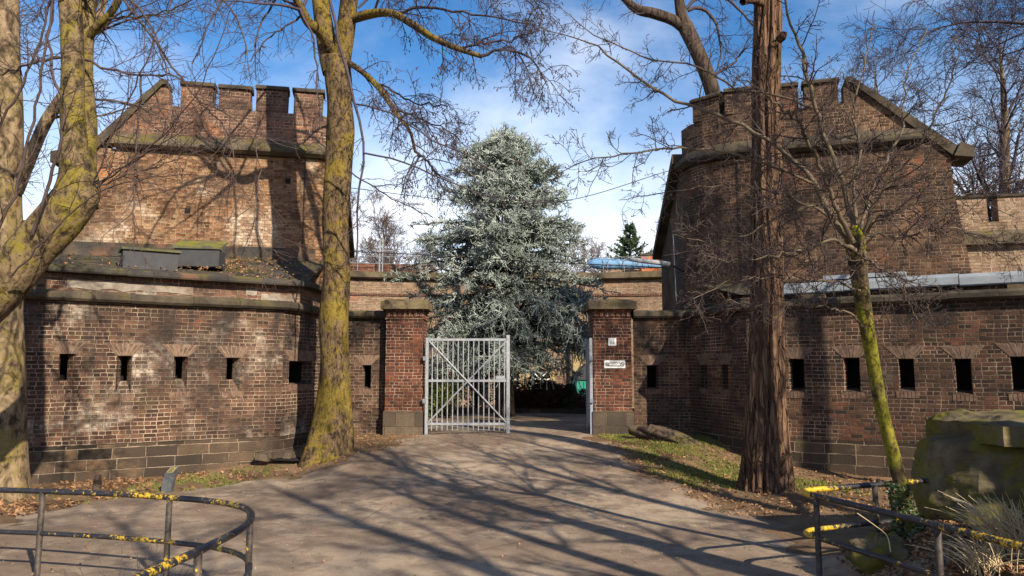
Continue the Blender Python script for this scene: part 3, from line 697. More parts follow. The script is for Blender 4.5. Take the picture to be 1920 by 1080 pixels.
# ---------------------------------------------------------------- towers
def tower(O, F_, arc, back, side, brick, label, smoss, broken, s0):
    """O outer front corner, F_ end of the straight front, arc = rounded corner points, back = far end of the inner side"""
    fr = Frame(O, F_, side); L = fr.L
    root = thing('brick_tower', label, 'tower', (*O, 3.5), group='battlemented towers')
    # front wall below the cornice, with the battered outer edge
    mb = MB()
    mb.prism([fr(-.55, 3.0, -.6), fr(L, 3.0, -.6), fr(L, 7.45, -.6), fr(.17, 7.45, -.6), fr(-.12, 7.06, -.6), fr(-.12, 6.4, -.6)], fr.n * .6)
    # outer side wall running back
    ob = fr(-.1, 0, -7.5); of = fr(-.3, 0, -.6)
    mb.prism([of + [0, 0, 3.0], of + [0, 0, 6.9], ob + [0, 0, 5.6], ob + [0, 0, 3.0]], fr.t * .5)
    path = [tuple(fr(L - .002, 0)[:2])] + arc
    sweep(mb, path, [(-.5, 3.0), (0, 3.0), (0, 7.45), (-.5, 7.45)], side)
    # inner side wall with its raking top
    a = V2(arc[-1]); b = V2(back); sf = Frame(arc[-1], back, side)
    mb.prism([sf(0, 3.0, -.45), sf(sf.L, 3.0, -.45), sf(sf.L, 5.75, -.45), sf(0, 7.7, -.45)], sf.n * .45)
    mb.build('brick_wall', brick, root)
    # cornice: sloping weathered top, shadowed underside
    full = [tuple(fr(.55, 0)[:2])] + path
    mb = MB(); sweep(mb, full, [(-.3, 7.46), (.14, 7.46), (.25, 7.54), (.26, 7.60), (.02, 7.90), (-.3, 7.90)], side, stone=1.3, gap=.006, jit=.006)
    mb.build('cornice', smoss, root)
    # parapet: gable part then crenellated part
    mb = MB()
    mb.prism([fr(.30, 7.6, -.42), fr(s0 + .16, 7.6, -.42), fr(s0 + .16, 9.14 if broken else 9.26, -.42), fr(s0 + .02, 9.26, -.42), fr(s0 - .12, 9.28, -.42)], fr.n * .40)
    par = [tuple(fr(s0 + .16, 0)[:2])] + path
    sweep(mb, par, [(-.42, 7.6), (-.02, 7.6), (-.02, 8.72), (-.42, 8.72)], side)
    # merlons
    pp = [V2(q) for q in par]; ds = [0]
    for i in range(1, len(pp)): ds.append(ds[-1] + np.linalg.norm(pp[i] - pp[i - 1]))
    def at(s):
        i = min(np.searchsorted(ds, s, side='right') - 1, len(pp) - 2); i = max(i, 0); t = nrm(pp[i + 1] - pp[i]); return pp[i] + t * (s - ds[i]), t
    cop = MB(); s = .30 if broken else .12; n = 0; w = .80 if broken else .86
    while s + w < ds[-1] + .25:
        c, t = at(s + w / 2); nn = np.array([t[1], -t[0], 0]) * side; h = random.uniform(.56, .63)
        c = c - nn * .22
        mb.box(c + [0, 0, 8.72 + h / 2], (w + random.uniform(-.04, .02), .398, h), t, .012)
        # saddle stone on the merlon
        q = c + [0, 0, 8.725 + h]; hw = w / 2 + .035
        cop.prism([q - t * hw + nn * .27, q + t * hw + nn * .27, q + t * hw - nn * .27, q - t * hw - nn * .27], (0, 0, .06))
        q2 = q + [0, 0, .062]
        cop.prism([q2 - t * hw + nn * .26, q2 - t * hw + nn * .12 + [0, 0, .09], q2 - t * hw - nn * .24 + [0, 0, .09], q2 - t * hw - nn * .26], t * (2 * hw))
        s += w + .17; n += 1
    mb.build('battlement', M['brick_parapet'] if broken else brick, root, bevel=.012)
    # raking coping with its return block at the eaves
    dirv = fr(s0 + .02, 9.50) - fr(-.10, 7.12); 
    cop2 = MB(); th = np.array([0, 0, .30])
    cop2.prism([fr(-.16, 7.08, -.6), fr(s0 + .0, 9.27, -.6), fr(s0 + .10, 9.27, -.6), fr(s0 + .10, 9.40, -.6), fr(s0 - .03, 9.43, -.6), fr(-.26, 7.33, -.6)], fr.n * .68)
    cop2.build('raking_coping', M['coping'], root); cop2 = MB()
    eo = -.95 if broken else -.62
    cop2.prism([fr(eo, 6.98, -.9), fr(-.17, 7.06, -.9), fr(-.34, 7.40, -.9), fr(eo, 7.26, -.9)], fr.n * 1.04)
    cop2.build('eaves_block', M['coping'], root); cop2 = MB()
    # the same coping along the raking inner side
    cop2.prism([sf(-.05, 7.72, -.5), sf(sf.L + .3, 5.72, -.5), sf(sf.L + .3, 5.98, -.5), sf(-.05, 8.0, -.5)], sf.n * .78)
    cop.build('merlon_coping', M['coping'], root); cop2.build('side_coping', M['coping'], root)
    return root, fr
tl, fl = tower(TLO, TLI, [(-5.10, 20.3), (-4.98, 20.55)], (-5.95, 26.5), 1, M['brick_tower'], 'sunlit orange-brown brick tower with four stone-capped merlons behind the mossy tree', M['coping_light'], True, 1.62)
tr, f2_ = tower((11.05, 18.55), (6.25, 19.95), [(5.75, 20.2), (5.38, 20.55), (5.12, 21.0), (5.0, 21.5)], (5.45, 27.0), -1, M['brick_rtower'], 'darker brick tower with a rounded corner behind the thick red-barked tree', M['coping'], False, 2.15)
# flat dark squares painted as the shade in putlog holes, and lime patches on the tower fronts
for fr_, root, pts in ((fl, tl, [(352, 396), (540, 340)]), (f2_, tr, [(1518, 437), (1740, 462)])):
    for u, v in pts:
        s = s_on(fr_, u); z = P(u, v, fr_(s, 0)[1])[2]; s = (P(u, v, fr_(s, 0)[1]) - fr_.a) @ fr_.t
        m = MB(); m.prism([fr_(s - .07, z - .07, .001), fr_(s + .07, z - .07, .001), fr_(s + .07, z + .07, .001), fr_(s - .07, z + .07, .001)], fr_.n * .004); m.build('putlog_shade', M['soot_shade'], root)
# lightning conductor strips
m = MB(); a = fl(fl.L - .35, 4.7, .02); m.tube([a, a + [0, 0, 2.75]], .016, 5); m.build('conductor_strip', M['iron'], tl)
m = MB(); a = f2_(f2_.L + .05, 3.8, .03); m.tube([a, a + [0, 0, 3.6]], .016, 5); m.build('conductor_strip', M['iron'], tr)
# pale conduit on the dark tower's inner side
m = MB(); a = P(1268, 565, 21.2); b = P(1262, 440, 21.2); m.tube([a, b], .014, 5); m.build('conduit', M['galv_dark'], tr)

# ---------------------------------------------------------------- gate pillars
def pillar(x0, x1, label):
    c = (x0 + x1) / 2; w = x1 - x0
    root = thing('gate_pillar', label, 'gate pillar', (c, 20.1, 0), group='gate pillars')
    m = MB(); m.box((c, 20.15, 1.93), (w, .9, 2.66)); m.build('brick_shaft', M['brick_pillar'], root, bevel=.008)
    m = MB(); m.box((c, 20.15, .05), (w + .07, .97, 1.096)); m.build('stone_base', M['block_pillar'], root, bevel=.015)
    m = MB(); m.box((c, 20.15, 3.02), (w + .05, .95, .05)); m.box((c, 20.15, 3.235), (w + .07, .97, .05))
    for q in range(7): m.box((c - w / 2 + (q + .5) * w / 7, 19.69, 3.13), (w / 7 * .55, .05, .15), (1, 0, 0), .006)
    m.build('dentil_band', M['brick_pillar'], root)
    m = MB(); z = 3.262
    m.prism([(c - w / 2 - .13, 19.52, z), (c + w / 2 + .13, 19.52, z), (c + w / 2 + .13, 20.75, z), (c - w / 2 - .13, 20.75, z)], (0, 0, .2))
    z2 = z + .202; a = [(c - w / 2 - .12, 19.53), (c + w / 2 + .12, 19.53), (c + w / 2 + .12, 20.74), (c - w / 2 - .12, 20.74)]; b = [(c - w / 2 + .02, 19.7), (c + w / 2 - .02, 19.7), (c + w / 2 - .02, 20.6), (c - w / 2 + .02, 20.6)]
    for i in range(4):
        j = (i + 1) % 4; m.face([(*a[i], z2), (*a[j], z2), (*b[j], z2 + .07), (*b[i], z2 + .07)])
    m.face([(*q, z2 + .07) for q in b]); m.build('cap_stone', M['capstone'], root, bevel=.012)
    return root
pillar(-3.32, -2.33, 'red brick gate pillar beside the closed gate leaf, without signs')
pillar(2.14, 3.14, 'red brick gate pillar carrying the two white signs')

# ---------------------------------------------------------------- gate
def gate_leaf():
    W, root = 2.12, thing('gate_leaf', 'galvanised barred gate leaf with crossed braces, closed across the entrance', 'gate', (0, 0, 0), group='gate leaves')
    def part(n, build, mat='galv'): m = MB(); build(m); return m.build(n, M[mat], root)
    part('hinge_post', lambda m: m.box((0, 0, 1.24), (.075, .075, 2.5)))
    part('meeting_post', lambda m: m.box((W, 0, 1.28), (.085, .085, 2.56)))
    for z in (.26, 1.37, 2.44): part('rail', lambda m: m.box((W / 2, 0, z), (W - .09, .04, .06)))
    for i in range(15):
        x = .135 * (i + .92) + .01
        def b(m, x=x):
            m.tube([(x, .0, .09), (x, .0, 2.435)], .0155, 6)
            for z in (.305, 1.415): m.tube([(x, 0, z - .02), (x, 0, z + .03)], .026, 6)
        part('bar', b)
    for d in (1, -1):
        a, c = (.05, -.040, .3 if d > 0 else 2.4), (W - .05, -.040, 2.4 if d > 0 else .3)
        part('brace', lambda m: m.tube([a, c], .021, 6))
    part('latch_box', lambda m: m.box((W - .2, 0, 1.45), (.24, .06, .10)))
    for z in (.85, 1.95): part('hinge', lambda m: m.box((-.06, 0, z), (.09, .09, .11)), 'galv_dark')
    return root
gl = gate_leaf(); gr_ = copy_tree(gl)
gl.location = (-2.22, 19.62, .02)
gr_.location = (2.08, 19.75, .02); gr_.rotation_euler = (0, 0, R(90 - 3.0))
gr_['label'] = 'galvanised barred gate leaf swung open against the pillar with the signs'
# drain pipe on the wall by the pillar
m = MB(); a = P(722, 815, 19.85); a[1] = 19.88; m.tube([a + [0, 0, -.1], a + [0, 0, 3.0]], .042, 8)
for z in (.5, 1.6, 2.6): m.tube([a + [0, 0, z], a + [0, 0, z + .05]], .058, 8)
tag(m.build('drain_pipe', M['iron']), 'thin black drain pipe running down the wall next to the pillar without signs', 'drain pipe')

# ---------------------------------------------------------------- signs
def text_mesh(body, size, loc, mat, parent, name='lettering', extr=.0015):
    cu = bpy.data.curves.new('lettering', 'FONT'); cu.body = body; cu.size = size; cu.align_x = 'CENTER'; cu.align_y = 'CENTER'; cu.extrude = extr; cu.space_line = .88; cu.offset = 0
    o = bpy.data.objects.new('tmp', cu); COL.objects.link(o)
    dg = bpy.context.evaluated_depsgraph_get(); me = bpy.data.meshes.new_from_object(o.evaluated_get(dg)); bpy.data.objects.remove(o)
    me.materials.clear(); q = link(name, me, mat, parent); q.location = np.array(loc) - off(parent); q.rotation_euler = (R(90), 0, 0); return q
sc = P(1152.5, 683, 19.69); sc[1] = 19.685
sg = thing('entrance_sign', 'white sign reading Einfahrt freihalten with two no stopping symbols, on the brick pillar', 'sign', sc)
m = MB(); m.box(sc, (.55, .012, .20)); m.build('plate', M['white'], sg, bevel=.004)
text_mesh("Einfahrt\nfreihalten", .088, sc + [0, -.0085, .004], M['ink'], sg)
for dx, full in ((-.20, True), (.20, False)):
    c = sc + [dx, -.0075, 0]; m = MB(); n = 28
    for i in range(n):
        a0, a1 = 2 * math.pi * i / n, 2 * math.pi * (i + 1) / n
        q = lambda a, r: c + [math.cos(a) * r, 0, math.sin(a) * r]
        m.prism([q(a0, .040), q(a1, .040), q(a1, .054), q(a0, .054)], (0, -.002, 0))
    for sg_ in ((1, -1) if full else (1,)):
        dv = np.array([.028, 0, -.028 * sg_]); nv = np.array([.006, 0, .006 * sg_]); m.prism([c - dv - nv, c + dv - nv, c + dv + nv, c - dv + nv], (0, -.0015 - .0005 * sg_, 0))
    m.build('no_stopping_symbol', M['ink'], sg)
sc = P(1148, 641, 19.69); sc[1] = 19.685
s2 = thing('pictogram_sign', 'small square grey-white sign with a faint pictogram, above the entrance sign', 'sign', sc)
m = MB(); m.box(sc, (.21, .012, .20)); m.build('plate', M['white'], s2, bevel=.004)
m = MB(); c = sc + [0, -.0075, 0]
m.prism([c + [-.07, 0, -.06], c + [.06, 0, -.06], c + [.06, 0, -.045], c + [-.07, 0, -.045]], (0, -.002, 0))
m.prism([c + [-.06, 0, -.035], c + [-.02, 0, -.035], c + [-.01, 0, .0], c + [-.05, 0, .01]], (0, -.002, 0))
m.prism([c + [.005, 0, -.035], c + [.05, 0, -.035], c + [.055, 0, .01], c + [.015, 0, .005]], (0, -.002, 0))
m.prism([c + [.03, 0, .02], c + [.042, 0, .02], c + [.042, 0, .075], c + [.03, 0, .075]], (0, -.002, 0))
m.build('pictogram', M['galv_dark'], s2)
# ---------------------------------------------------------------- posts by the pale wall
b = P(312, 902, 13.9); b[2] = float(g(b[0], b[1]))
pp_ = thing('plaque_post', 'low grey stone post with a sloping brass plaque, standing before the wall', 'plaque post', b)
m = MB(); q = [(-.1, 0, -.1), (.1, 0, -.1), (.15, .10, .34), (.17, .22, .50), (.03, .22, .50), (-.06, .06, .34)]
m.prism([b + [-.11, -.02, -.2], b + [.10, -.02, -.2], b + [.10, .12, -.2], b + [-.11, .12, -.2]], (.0, .0, .2))
lo = [b + [-.09, -.02, .001], b + [.08, -.02, .001], b + [.08, .12, .001], b + [-.09, .12, .001]]; hi = [b + [-.05, .02, .33], b + [.10, .02, .33], b + [.13, .2, .44], b + [-.02, .2, .44]]
m.face(lo[::-1]); m.face(hi)
for i in range(4): m.face([lo[i], lo[(i + 1) % 4], hi[(i + 1) % 4], hi[i]])
m.build('stone_body', M['basalt'], pp_)
m = MB(); nn = nrm(np.cross(hi[1] - hi[0], hi[3] - hi[0])); f = lambda a, c: hi[0] + (hi[1] - hi[0]) * a + (hi[3] - hi[0]) * c + nn * .002
m.prism([f(.12, .15), f(.88, .15), f(.88, .85), f(.12, .85)], nn * .008); m.build('plaque', M['brass'], pp_)
m = MB()
for r in range(4): m.prism([f(.22, .25 + r * .15), f(.75 - .1 * (r % 2), .25 + r * .15), f(.75 - .1 * (r % 2), .31 + r * .15), f(.22, .31 + r * .15)], nn * .011)
m.build('plaque_lines', M['hatch'], pp_)
b = P(182, 905, 13.6); b[2] = float(g(b[0], b[1]))
m = MB(); m.tube([b + [0, 0, -.2], b + [.0, 0, .05], b + [.01, .01, .28], b + [.02, .02, .36]], [.085, .08, .07, .04], 9)
tag(m.build('stub_post', M['oldwood']), 'short dark weathered stub of a post at the foot of the wall, among dead leaves', 'post stub')
# cellar opening, its dark inside painted as a flat black sheet, at the foot of the turned wall
b = P(556, 850, 17.1); b[2] = float(g(b[0], b[1]))
cs = thing('cellar_light_well', 'light well, its shade a flat black sheet, with a broken stone rim behind the mossy tree', 'light well', b)
m = MB(); m.box(b + [0, .05, .02], (1.0, .7, .02), (.25, 1, 0)); m.build('pit_shade', M['soot_shade'], cs)  # flat black sheet on the ground, painted as the shade of a hole
m = MB()
for q in range(7): m.box(b + np.array([-.65 + .08 * q + random.uniform(-.05, .05), -.35 + .06 * q, .10 + .03 * (q % 2)]), (.26, .2, .16), (1, random.uniform(-.4, .4), 0), .03)
m.build('stone_rim', M['block_pillar'], cs)
# ---------------------------------------------------------------- tube lamp on the dark tower
a, c = P(1180, 486, 19.5), P(1253, 495, 20.6)
lp = thing('wall_lamp', 'grey tubular lamp head on an arm sticking out from the dark tower', 'lamp', c)
m = MB(); m.tube([a, a + (c - a) * .1, c], [.045, .06, .07], 10); m.build('lamp_head', M['galv'], lp)
m = MB(); m.tube([c + (c - a) * .002, c + [.25, .3, -.04], c + [.6, .75, -.1]], .03, 6); m.build('arm', M['iron'], lp)
# cables
def cable(pts, r, label):
    q, _ = resample([(*p, r) for p in pts], 24); m = MB(); m.tube(q, r, 4); tag(m.build('cable', M['iron']), label, 'cable', 'cables across the gate')
cable([P(655, 352, 20.4), P(880, 378, 21), P(1040, 379, 21), P(1262, 318, 21.3)], .010, 'upper thin cable strung between the two towers, sagging across the conifer')
cable([P(655, 471, 20.4), P(800, 478, 21), P(960, 488, 21), P(1250, 502, 21)], .012, 'lower thin cable strung between the two towers, above the gate')

# ---------------------------------------------------------------- railings
def railing(top, mid, posts, label, zt=.0):
    root = thing('pipe_railing', label, 'railing', (*posts[0][:2], float(g(posts[0][0], posts[0][1]))), group='pipe railings')
    def smooth(p, n=60): return resample([(*q, 1) for q in p], n)[0]
    m = MB(); m.tube(smooth(top), .030, 12); m.build('top_rail', M['rail'], root, smooth=True)
    m = MB(); m.tube(smooth(mid), .026, 12); m.build('mid_rail', M['rail'], root, smooth=True)
    for x, y, zt_ in posts:
        m = MB(); m.tube([(x, y, float(g(x, y)) - .2), (x, y, .0), (x, y, zt_)], .030, 12); m.build('post', M['railpost'], root, smooth=True)
    return root
def zp(u, v, z): return PZ(u, v, z)
T_ = [(-7.6, 8.9), (-5.25, 8.25), (-3.6, 7.72), (-2.62, 7.30), (-2.38, 7.0), (-2.36, 6.6), (-2.36, 5.5), (-2.42, 4.2), (-2.5, 2.6)]
T_ = [zp(-420, 912, .36), zp(-150, 916, .36), zp(80, 921, .36), zp(318, 933, .36), zp(420, 943, .36), zp(455, 951, .36), zp(471, 963, .36), zp(466, 980, .36), zp(372, 1033, .36), zp(268, 1080, .36), zp(80, 1180, .36)]
Mi = [q - [0, 0, .44] for q in T_]
def near(q): return (float(q[0]), float(q[1]), float(q[2]))
railing(T_, Mi, [near(T_[2]), near(T_[3]), near(T_[6] - np.array([.0, .02, 0])), near(T_[8]), near(T_[1])], 'black pipe railing with flaking yellow paint, rounding a planting bed at the left foreground')
T2 = [zp(1738, 901, .36), zp(1640, 909, .36), zp(1540, 917, .36), zp(1512, 920, .36), zp(1508, 924, .36), zp(1530, 930, .36), zp(1640, 956, .36), zp(1757, 985, .36), zp(1920, 1026, .36), zp(2200, 1100, .36)]
Mi2 = [q - [0, 0, .42] for q in T2]
railing(T2, Mi2, [near(T2[5]), near(T2[7]), near(T2[8] * .3 + T2[9] * .7), near(T2[1])], 'black and yellow pipe railing bent around the planting bed below the thin mossy tree')

# ---------------------------------------------------------------- mossy abutment at the right
def rough(o, strength, size, lev, kind_='SIMPLE'):
    "weathered irregular surface: simple subdivision and a clouds displacement"
    t = bpy.data.textures.new('weathering', 'CLOUDS'); t.noise_scale = size; t.noise_depth = 4
    w_ = o.modifiers.new('weld', 'WELD'); w_.merge_threshold = .004
    s_ = o.modifiers.new('fine', 'SUBSURF'); s_.subdivision_type = kind_; s_.levels = s_.render_levels = lev
    d_ = o.modifiers.new('weathering', 'DISPLACE'); d_.texture = t; d_.strength = strength; d_.mid_level = .5; d_.texture_coords = 'GLOBAL'
    return o
root = thing('stone_abutment', 'massive moss-stained concrete abutment with a thick coping block, behind the thin mossy tree', 'abutment', (6.2, 8.8, -.4))
c0, c1 = np.array([5.16, 8.25, 0.0]), np.array([5.22, 9.6, 0.0])
m = MB()
lo = [(4.30, 9.1), (4.75, 7.5), (10.5, 6.9), (10.5, 10.8), (4.8, 10.6)]; hi = [(5.02, 9.3), (5.16, 8.12), (10.5, 8.0), (10.5, 9.9), (5.12, 9.9)]
nl = 7; rows = []
for r in range(nl + 1):
    f = r / nl; e = f ** .75; rows.append([(np.array([a[0] * (1 - e) + b_[0] * e + random.uniform(-.03, .03), a[1] * (1 - e) + b_[1] * e + random.uniform(-.03, .03), -1.0 + f * 1.98])) for a, b_ in zip(lo, hi)])
for r in range(nl):
    for i in range(5):
        j = (i + 1) % 5; m.face([rows[r][i], rows[r][j], rows[r + 1][j], rows[r + 1][i]])
m.face(rows[-1]); rough(m.build('battered_body', M['concrete'], root), .26, .45, 4, 'CATMULL_CLARK')
m = MB(); z = .825
m.prism([(5.24, 9.62, z), (5.16, 9.3, z), (5.34, 8.24, z), (9.6, 8.1, z), (9.6, 9.7, z)], (0, 0, .22))
zt = z + .222
bt = [np.array(q) for q in ((5.25, 9.60, zt), (5.18, 9.3, zt), (5.35, 8.26, zt), (9.6, 8.12, zt), (9.6, 9.68, zt))]
tp = [np.array(q) for q in ((5.50, 9.42, zt + .09), (5.46, 9.2, zt + .10), (5.6, 8.62, zt + .10), (9.6, 8.45, zt + .13), (9.6, 9.4, zt + .12))]
for i in range(5):
    j = (i + 1) % 5; m.face([bt[i], bt[j], tp[j], tp[i]])
m.face(tp); rough(m.build('coping_block', M['concrete'], root), .17, .42, 4)
# return wall toward the street (just outside the frame; its shadow lies on the path)
m = MB(); m.prism([(5.3, 5.4, -.9), (9, 5.4, -.9), (9, 6.4, -.9), (5.3, 6.4, -.9)], (0, 0, 2.0)); m.prism([(5.15, 5.3, 1.102), (9, 5.3, 1.102), (9, 6.5, 1.102), (5.15, 6.5, 1.102)], (0, 0, .25))
m.build('return_wall', M['concrete'], root)

# ---------------------------------------------------------------- far fort wall round the courtyard
CW = [(x, 36.5 - 0.014 * x * x) for x in np.linspace(-13, 13, 15)]
cw = thing('courtyard_building', 'curved sunlit brick building behind the conifer, with arched ochre-trimmed openings and a roof terrace', 'building', (0, 36, 0))
m = MB(); sweep(m, CW, [(-.6, -.3), (0, -.3), (0, 6.05), (-.6, 6.05)], 1); m.build('brick_wall', M['brick_far'], cw)
m = MB(); sweep(m, CW, [(-.7, 6.06), (.2, 6.06), (.28, 6.12), (.28, 6.4), (-.7, 6.45)], 1, stone=1.8, jit=.01); m.build('cornice', M['coping_light'], cw)
m = MB(); sweep(m, CW, [(-.05, 5.25), (.06, 5.25), (.06, 5.36), (-.05, 5.36)], 1); m.build('string_course', M['brick_pillar'], cw)
m = MB(); sweep(m, [p for p in CW if p[0] < -2], [(-1.6, 6.45), (-.9, 6.45), (-.9, 6.95), (-1.6, 6.95)], 1); m.build('roof_parapet', M['brick_pillar'], cw)
def wallpt(x, z, d=0.0): return np.array([x, 36.5 - .014 * x * x - d, z])
for u, big in ((955, 0), (1012, 1)):
    x = (u - 960) / FPX * 36.4; w, zs, h = .52, 0.9, 1.0
    f = MB(); pn = MB(); n = 12
    outl = lambda r, d: [wallpt(x - r, zs - .9, d)] + [wallpt(x - r * math.cos(math.pi * i / n), zs + .35 + r * math.sin(math.pi * i / n), d) for i in range(n + 1)] + [wallpt(x + r, zs - .9, d)]
    a, b = outl(w + .2, .03), outl(w, .03)
    for i in range(len(a) - 1): f.prism([a[i], a[i + 1], b[i + 1], b[i]], (0, -.05, 0))
    win = f.build('arched_surround', M['ochre'], cw)
    pn.face(outl(w, .012)); pn.build('dark_pane', M['soot_shade'], win)
    fr_ = MB()
    for xx in (-.48, -.16, .16, .48): fr_.box(wallpt(x + xx, zs - .2, .03), (.07 if big else .05, .03, 1.1 if big else .9))
    for zz in (zs + .33, zs - .1): fr_.box(wallpt(x, zz, .034), (1.0, .03, .07))
    if big:
        for an in (45, 90, 135): fr_.tube([wallpt(x, zs + .35, .03), wallpt(x + .5 * math.cos(R(an)), zs + .35 + .5 * math.sin(R(an)), .03)], .025, 4)
        for xx in (-.32, 0, .32): fr_.box(wallpt(x + xx, zs - .45, .028), (.22, .02, .6))
    fr_.build('window_bars', M['white'], win)
m = MB(); x = (1068 - 960) / FPX * 36; m.tube([wallpt(x, 0, .12), wallpt(x, 6, .12)], .06, 6); m.build('downpipe', M['iron'], cw)
m = MB(); x0, x1 = 2.95, 4.4; m.prism([wallpt(x0, -.1, .004), wallpt(x1, -.1, .004), wallpt(x1, 2.9, .004), wallpt(x0, 2.9, .004)], (0, -.05, 0)); m.build('ochre_bay', M['ochre'], cw)
# teal shed
b = P(1090, 764, 31.4); b[2] = 0.0
sh = thing('garden_shed', 'small teal-green shed with a pitched dark roof beside the open gate leaf', 'shed', b)
m = MB(); m.box(b + [.25, .6, .62], (1.3, 1.1, 1.28)); m.build('planked_wall', M['teal'], sh)
m = MB(); m.prism([b + [-.5, -.02, 1.27], b + [1.0, -.02, 1.27], b + [.25, -.02, 1.95]], (0, 1.3, 0)); m.build('roof', M['hatch'], sh)
m = MB()
for q in range(8): m.box(b + [-.36 + .16 * q, .035, .6], (.012, .012, 1.2))
m.build('plank_joints', M['iron'], sh)
m = MB(); a = b + [-.5, -.25, .0]
m.tube([a, a + [.15, 0, 1.2], a + [.5, 0, 2.0]], .022, 5); m.tube([a + [.05, 0, 1.9], a + [.6, 0, .7]], .018, 5); m.tube([a + [.0, 0, 2.3], a + [.3, 0, .9], a + [.7, 0, .5]], .018, 5)
tag(m.build('pole_bundle', M['white']), 'thin white poles leaning in front of the teal shed', 'poles')
# terrace railing
rail_ = thing('terrace_railing', 'thin wire railing with looped tops along the edge of the roof terrace', 'railing', wallpt(5, 6.45, -.2))
def rb(n, bf): m = MB(); bf(m); return m.build(n, M['galv'], rail_)
xs_ = np.linspace(-8.5, 8.5, 35)
rb('top_wire', lambda m: m.tube([wallpt(x, 7.2, -.2) for x in xs_], .014, 4)); rb('middle_wire', lambda m: m.tube([wallpt(x, 6.85, -.2) for x in xs_], .01, 4))
for x in xs_[::2]: rb('upright', lambda m: m.tube([wallpt(x, 6.4, -.2), wallpt(x, 7.2, -.2)], .014, 4))
for x in np.arange(5.0, 8.2, .75): rb('loop', lambda m: m.tube([wallpt(x + .32 * math.cos(t), 6.75 + .42 * math.sin(t), -.2) for t in np.linspace(0, math.pi, 10)], .016, 4))
for u, lab in ((716, 'tall pale double post with a cross bar on the terrace, before the round bare tree'), (1140, 'tall pale double post on the terrace beside the blue boat cover')):
    x = (u - 960) / FPX * 37; b = wallpt(x, 6.4, -.5); m = MB()
    for dx in (-.07, .07): m.tube([b + [dx, 0, 0], b + [dx, 0, 1.75 if u < 900 else 1.3]], .028, 5)
    if u < 900: m.tube([b + [-.45, 0, 1.15], b + [.6, 0, 1.12]], .025, 5)
    tag(m.build('terrace_post', M['galv']), lab, 'post')
# blue covered boat on the terrace
n, kk = 26, 12; A_, B_ = wallpt(3.75, 6.95, -.5), wallpt(7.6, 6.75, -.5); Vb = []; 
for i in range(n):
    f = i / (n - 1); c = A_ * (1 - f) + B_ * f; rr = .34 * (math.sin(min(1, f * 4.0) * math.pi / 2) ** .6) * (1 - .80 * f) + .02
    for j in range(kk):
        a = 2 * math.pi * j / kk; w = 1 + .16 * math.sin(f * 70 + 3 * a)
        Vb.append(c + [0, -.8 * rr * math.cos(a) * w, max(-.28, rr * math.sin(a) * w)])
idx = np.arange(n * kk).reshape(n, kk); Fb = np.stack([idx[:-1], np.roll(idx, -1, 1)[:-1], np.roll(idx, -1, 1)[1:], idx[1:]], -1).reshape(-1, 4)
tag(np_mesh('covered_boat', np.array(Vb), Fb, M['tarp']), 'long blue tarpaulin-covered boat lying on the roof terrace', 'boat')
m = MB(); b = P(1217, 500, 44); m.box(b + [0, 0, -1.0], (1.05, .9, 3.2)); 
ch = thing('brick_chimney', 'orange brick chimney block beyond the terrace railing', 'chimney', b); m.build('stack', M['orange'], ch)
m = MB(); m.box(b + [0, 0, .66], (1.2, 1.05, .12)); m.build('cap', M['coping'], ch)
m = MB(); b = P(1165, 512, 46); m.box(b + [.6, 0, -2.55], (3.4, 1, 5.6)); tag(m.build('far_brick_wall', M['brick_far']), 'low orange brick wall beyond the blue boat', 'wall')
# battlemented walls farther out on both flanks
def far_battlement(a, b, z0, zt, label, side, mw, gap):
    fr = Frame(a, b, side); root = thing('battlement_wall', label, 'wall', (*a, 0), group='outer battlement walls')
    m = MB(); m.prism([fr(0, -1, -.6), fr(fr.L, -1, -.6), fr(fr.L, -1, 0), fr(0, -1, 0)], (0, 0, zt + 1)); 
    q = .1
    while q + mw < fr.L:
        c = fr(q + mw / 2, zt + .35, -.3); m.box(c, (mw, .5, .7), fr.t, .01); q += mw + gap
    m.build('brick_wall', M['brick_far'], root)
    c = MB(); c.prism([fr(0, z0, .0), fr(0, z0, .2), fr(0, z0 + .28, .2), fr(0, z0 + .42, .0)], fr.t * fr.L)
    c.build('cornice', M['coping_light'], root)
    q = .1; c = MB()
    while q + mw < fr.L: c.box(fr(q + mw / 2, zt + .74, -.3), (mw + .08, .6, .07), fr.t); q += mw + gap
    c.build('merlon_coping', M['coping'], root)
    return root
far_battlement((12.2, 20.6), (22, 18.5), 5.1, 5.75, 'pale sunlit brick wall with merlons to the right of the dark tower', 1, .95, .28)
far_battlement((-24, 24.5), (-12.5, 25.5), 5.2, 6.0, 'distant brick wall with merlons seen between the two left trunks', 1, 1.3, .3)

# ================================================================== TREES
def tp(rows, Y):
    "rows (u,v,width_px[,dY]) traced on the photo -> x,y,z,r at real distance"
    out = []
    for q in rows:
        y = Y + (q[3] if len(q) > 3 else 0); p = P(q[0], q[1], y); out.append((*p, q[2] / 2 / FPX * y))
    return out
def batch(limbs, N, wob=0.0, ext=True):
    A = [resample(l, N, wob) for l in limbs]; return np.stack([a[0] for a in A]), np.stack([a[1] for a in A])
def spray(pts, rad, seed=0, n=3, k=8, l=0.3, sides=3):
    pass

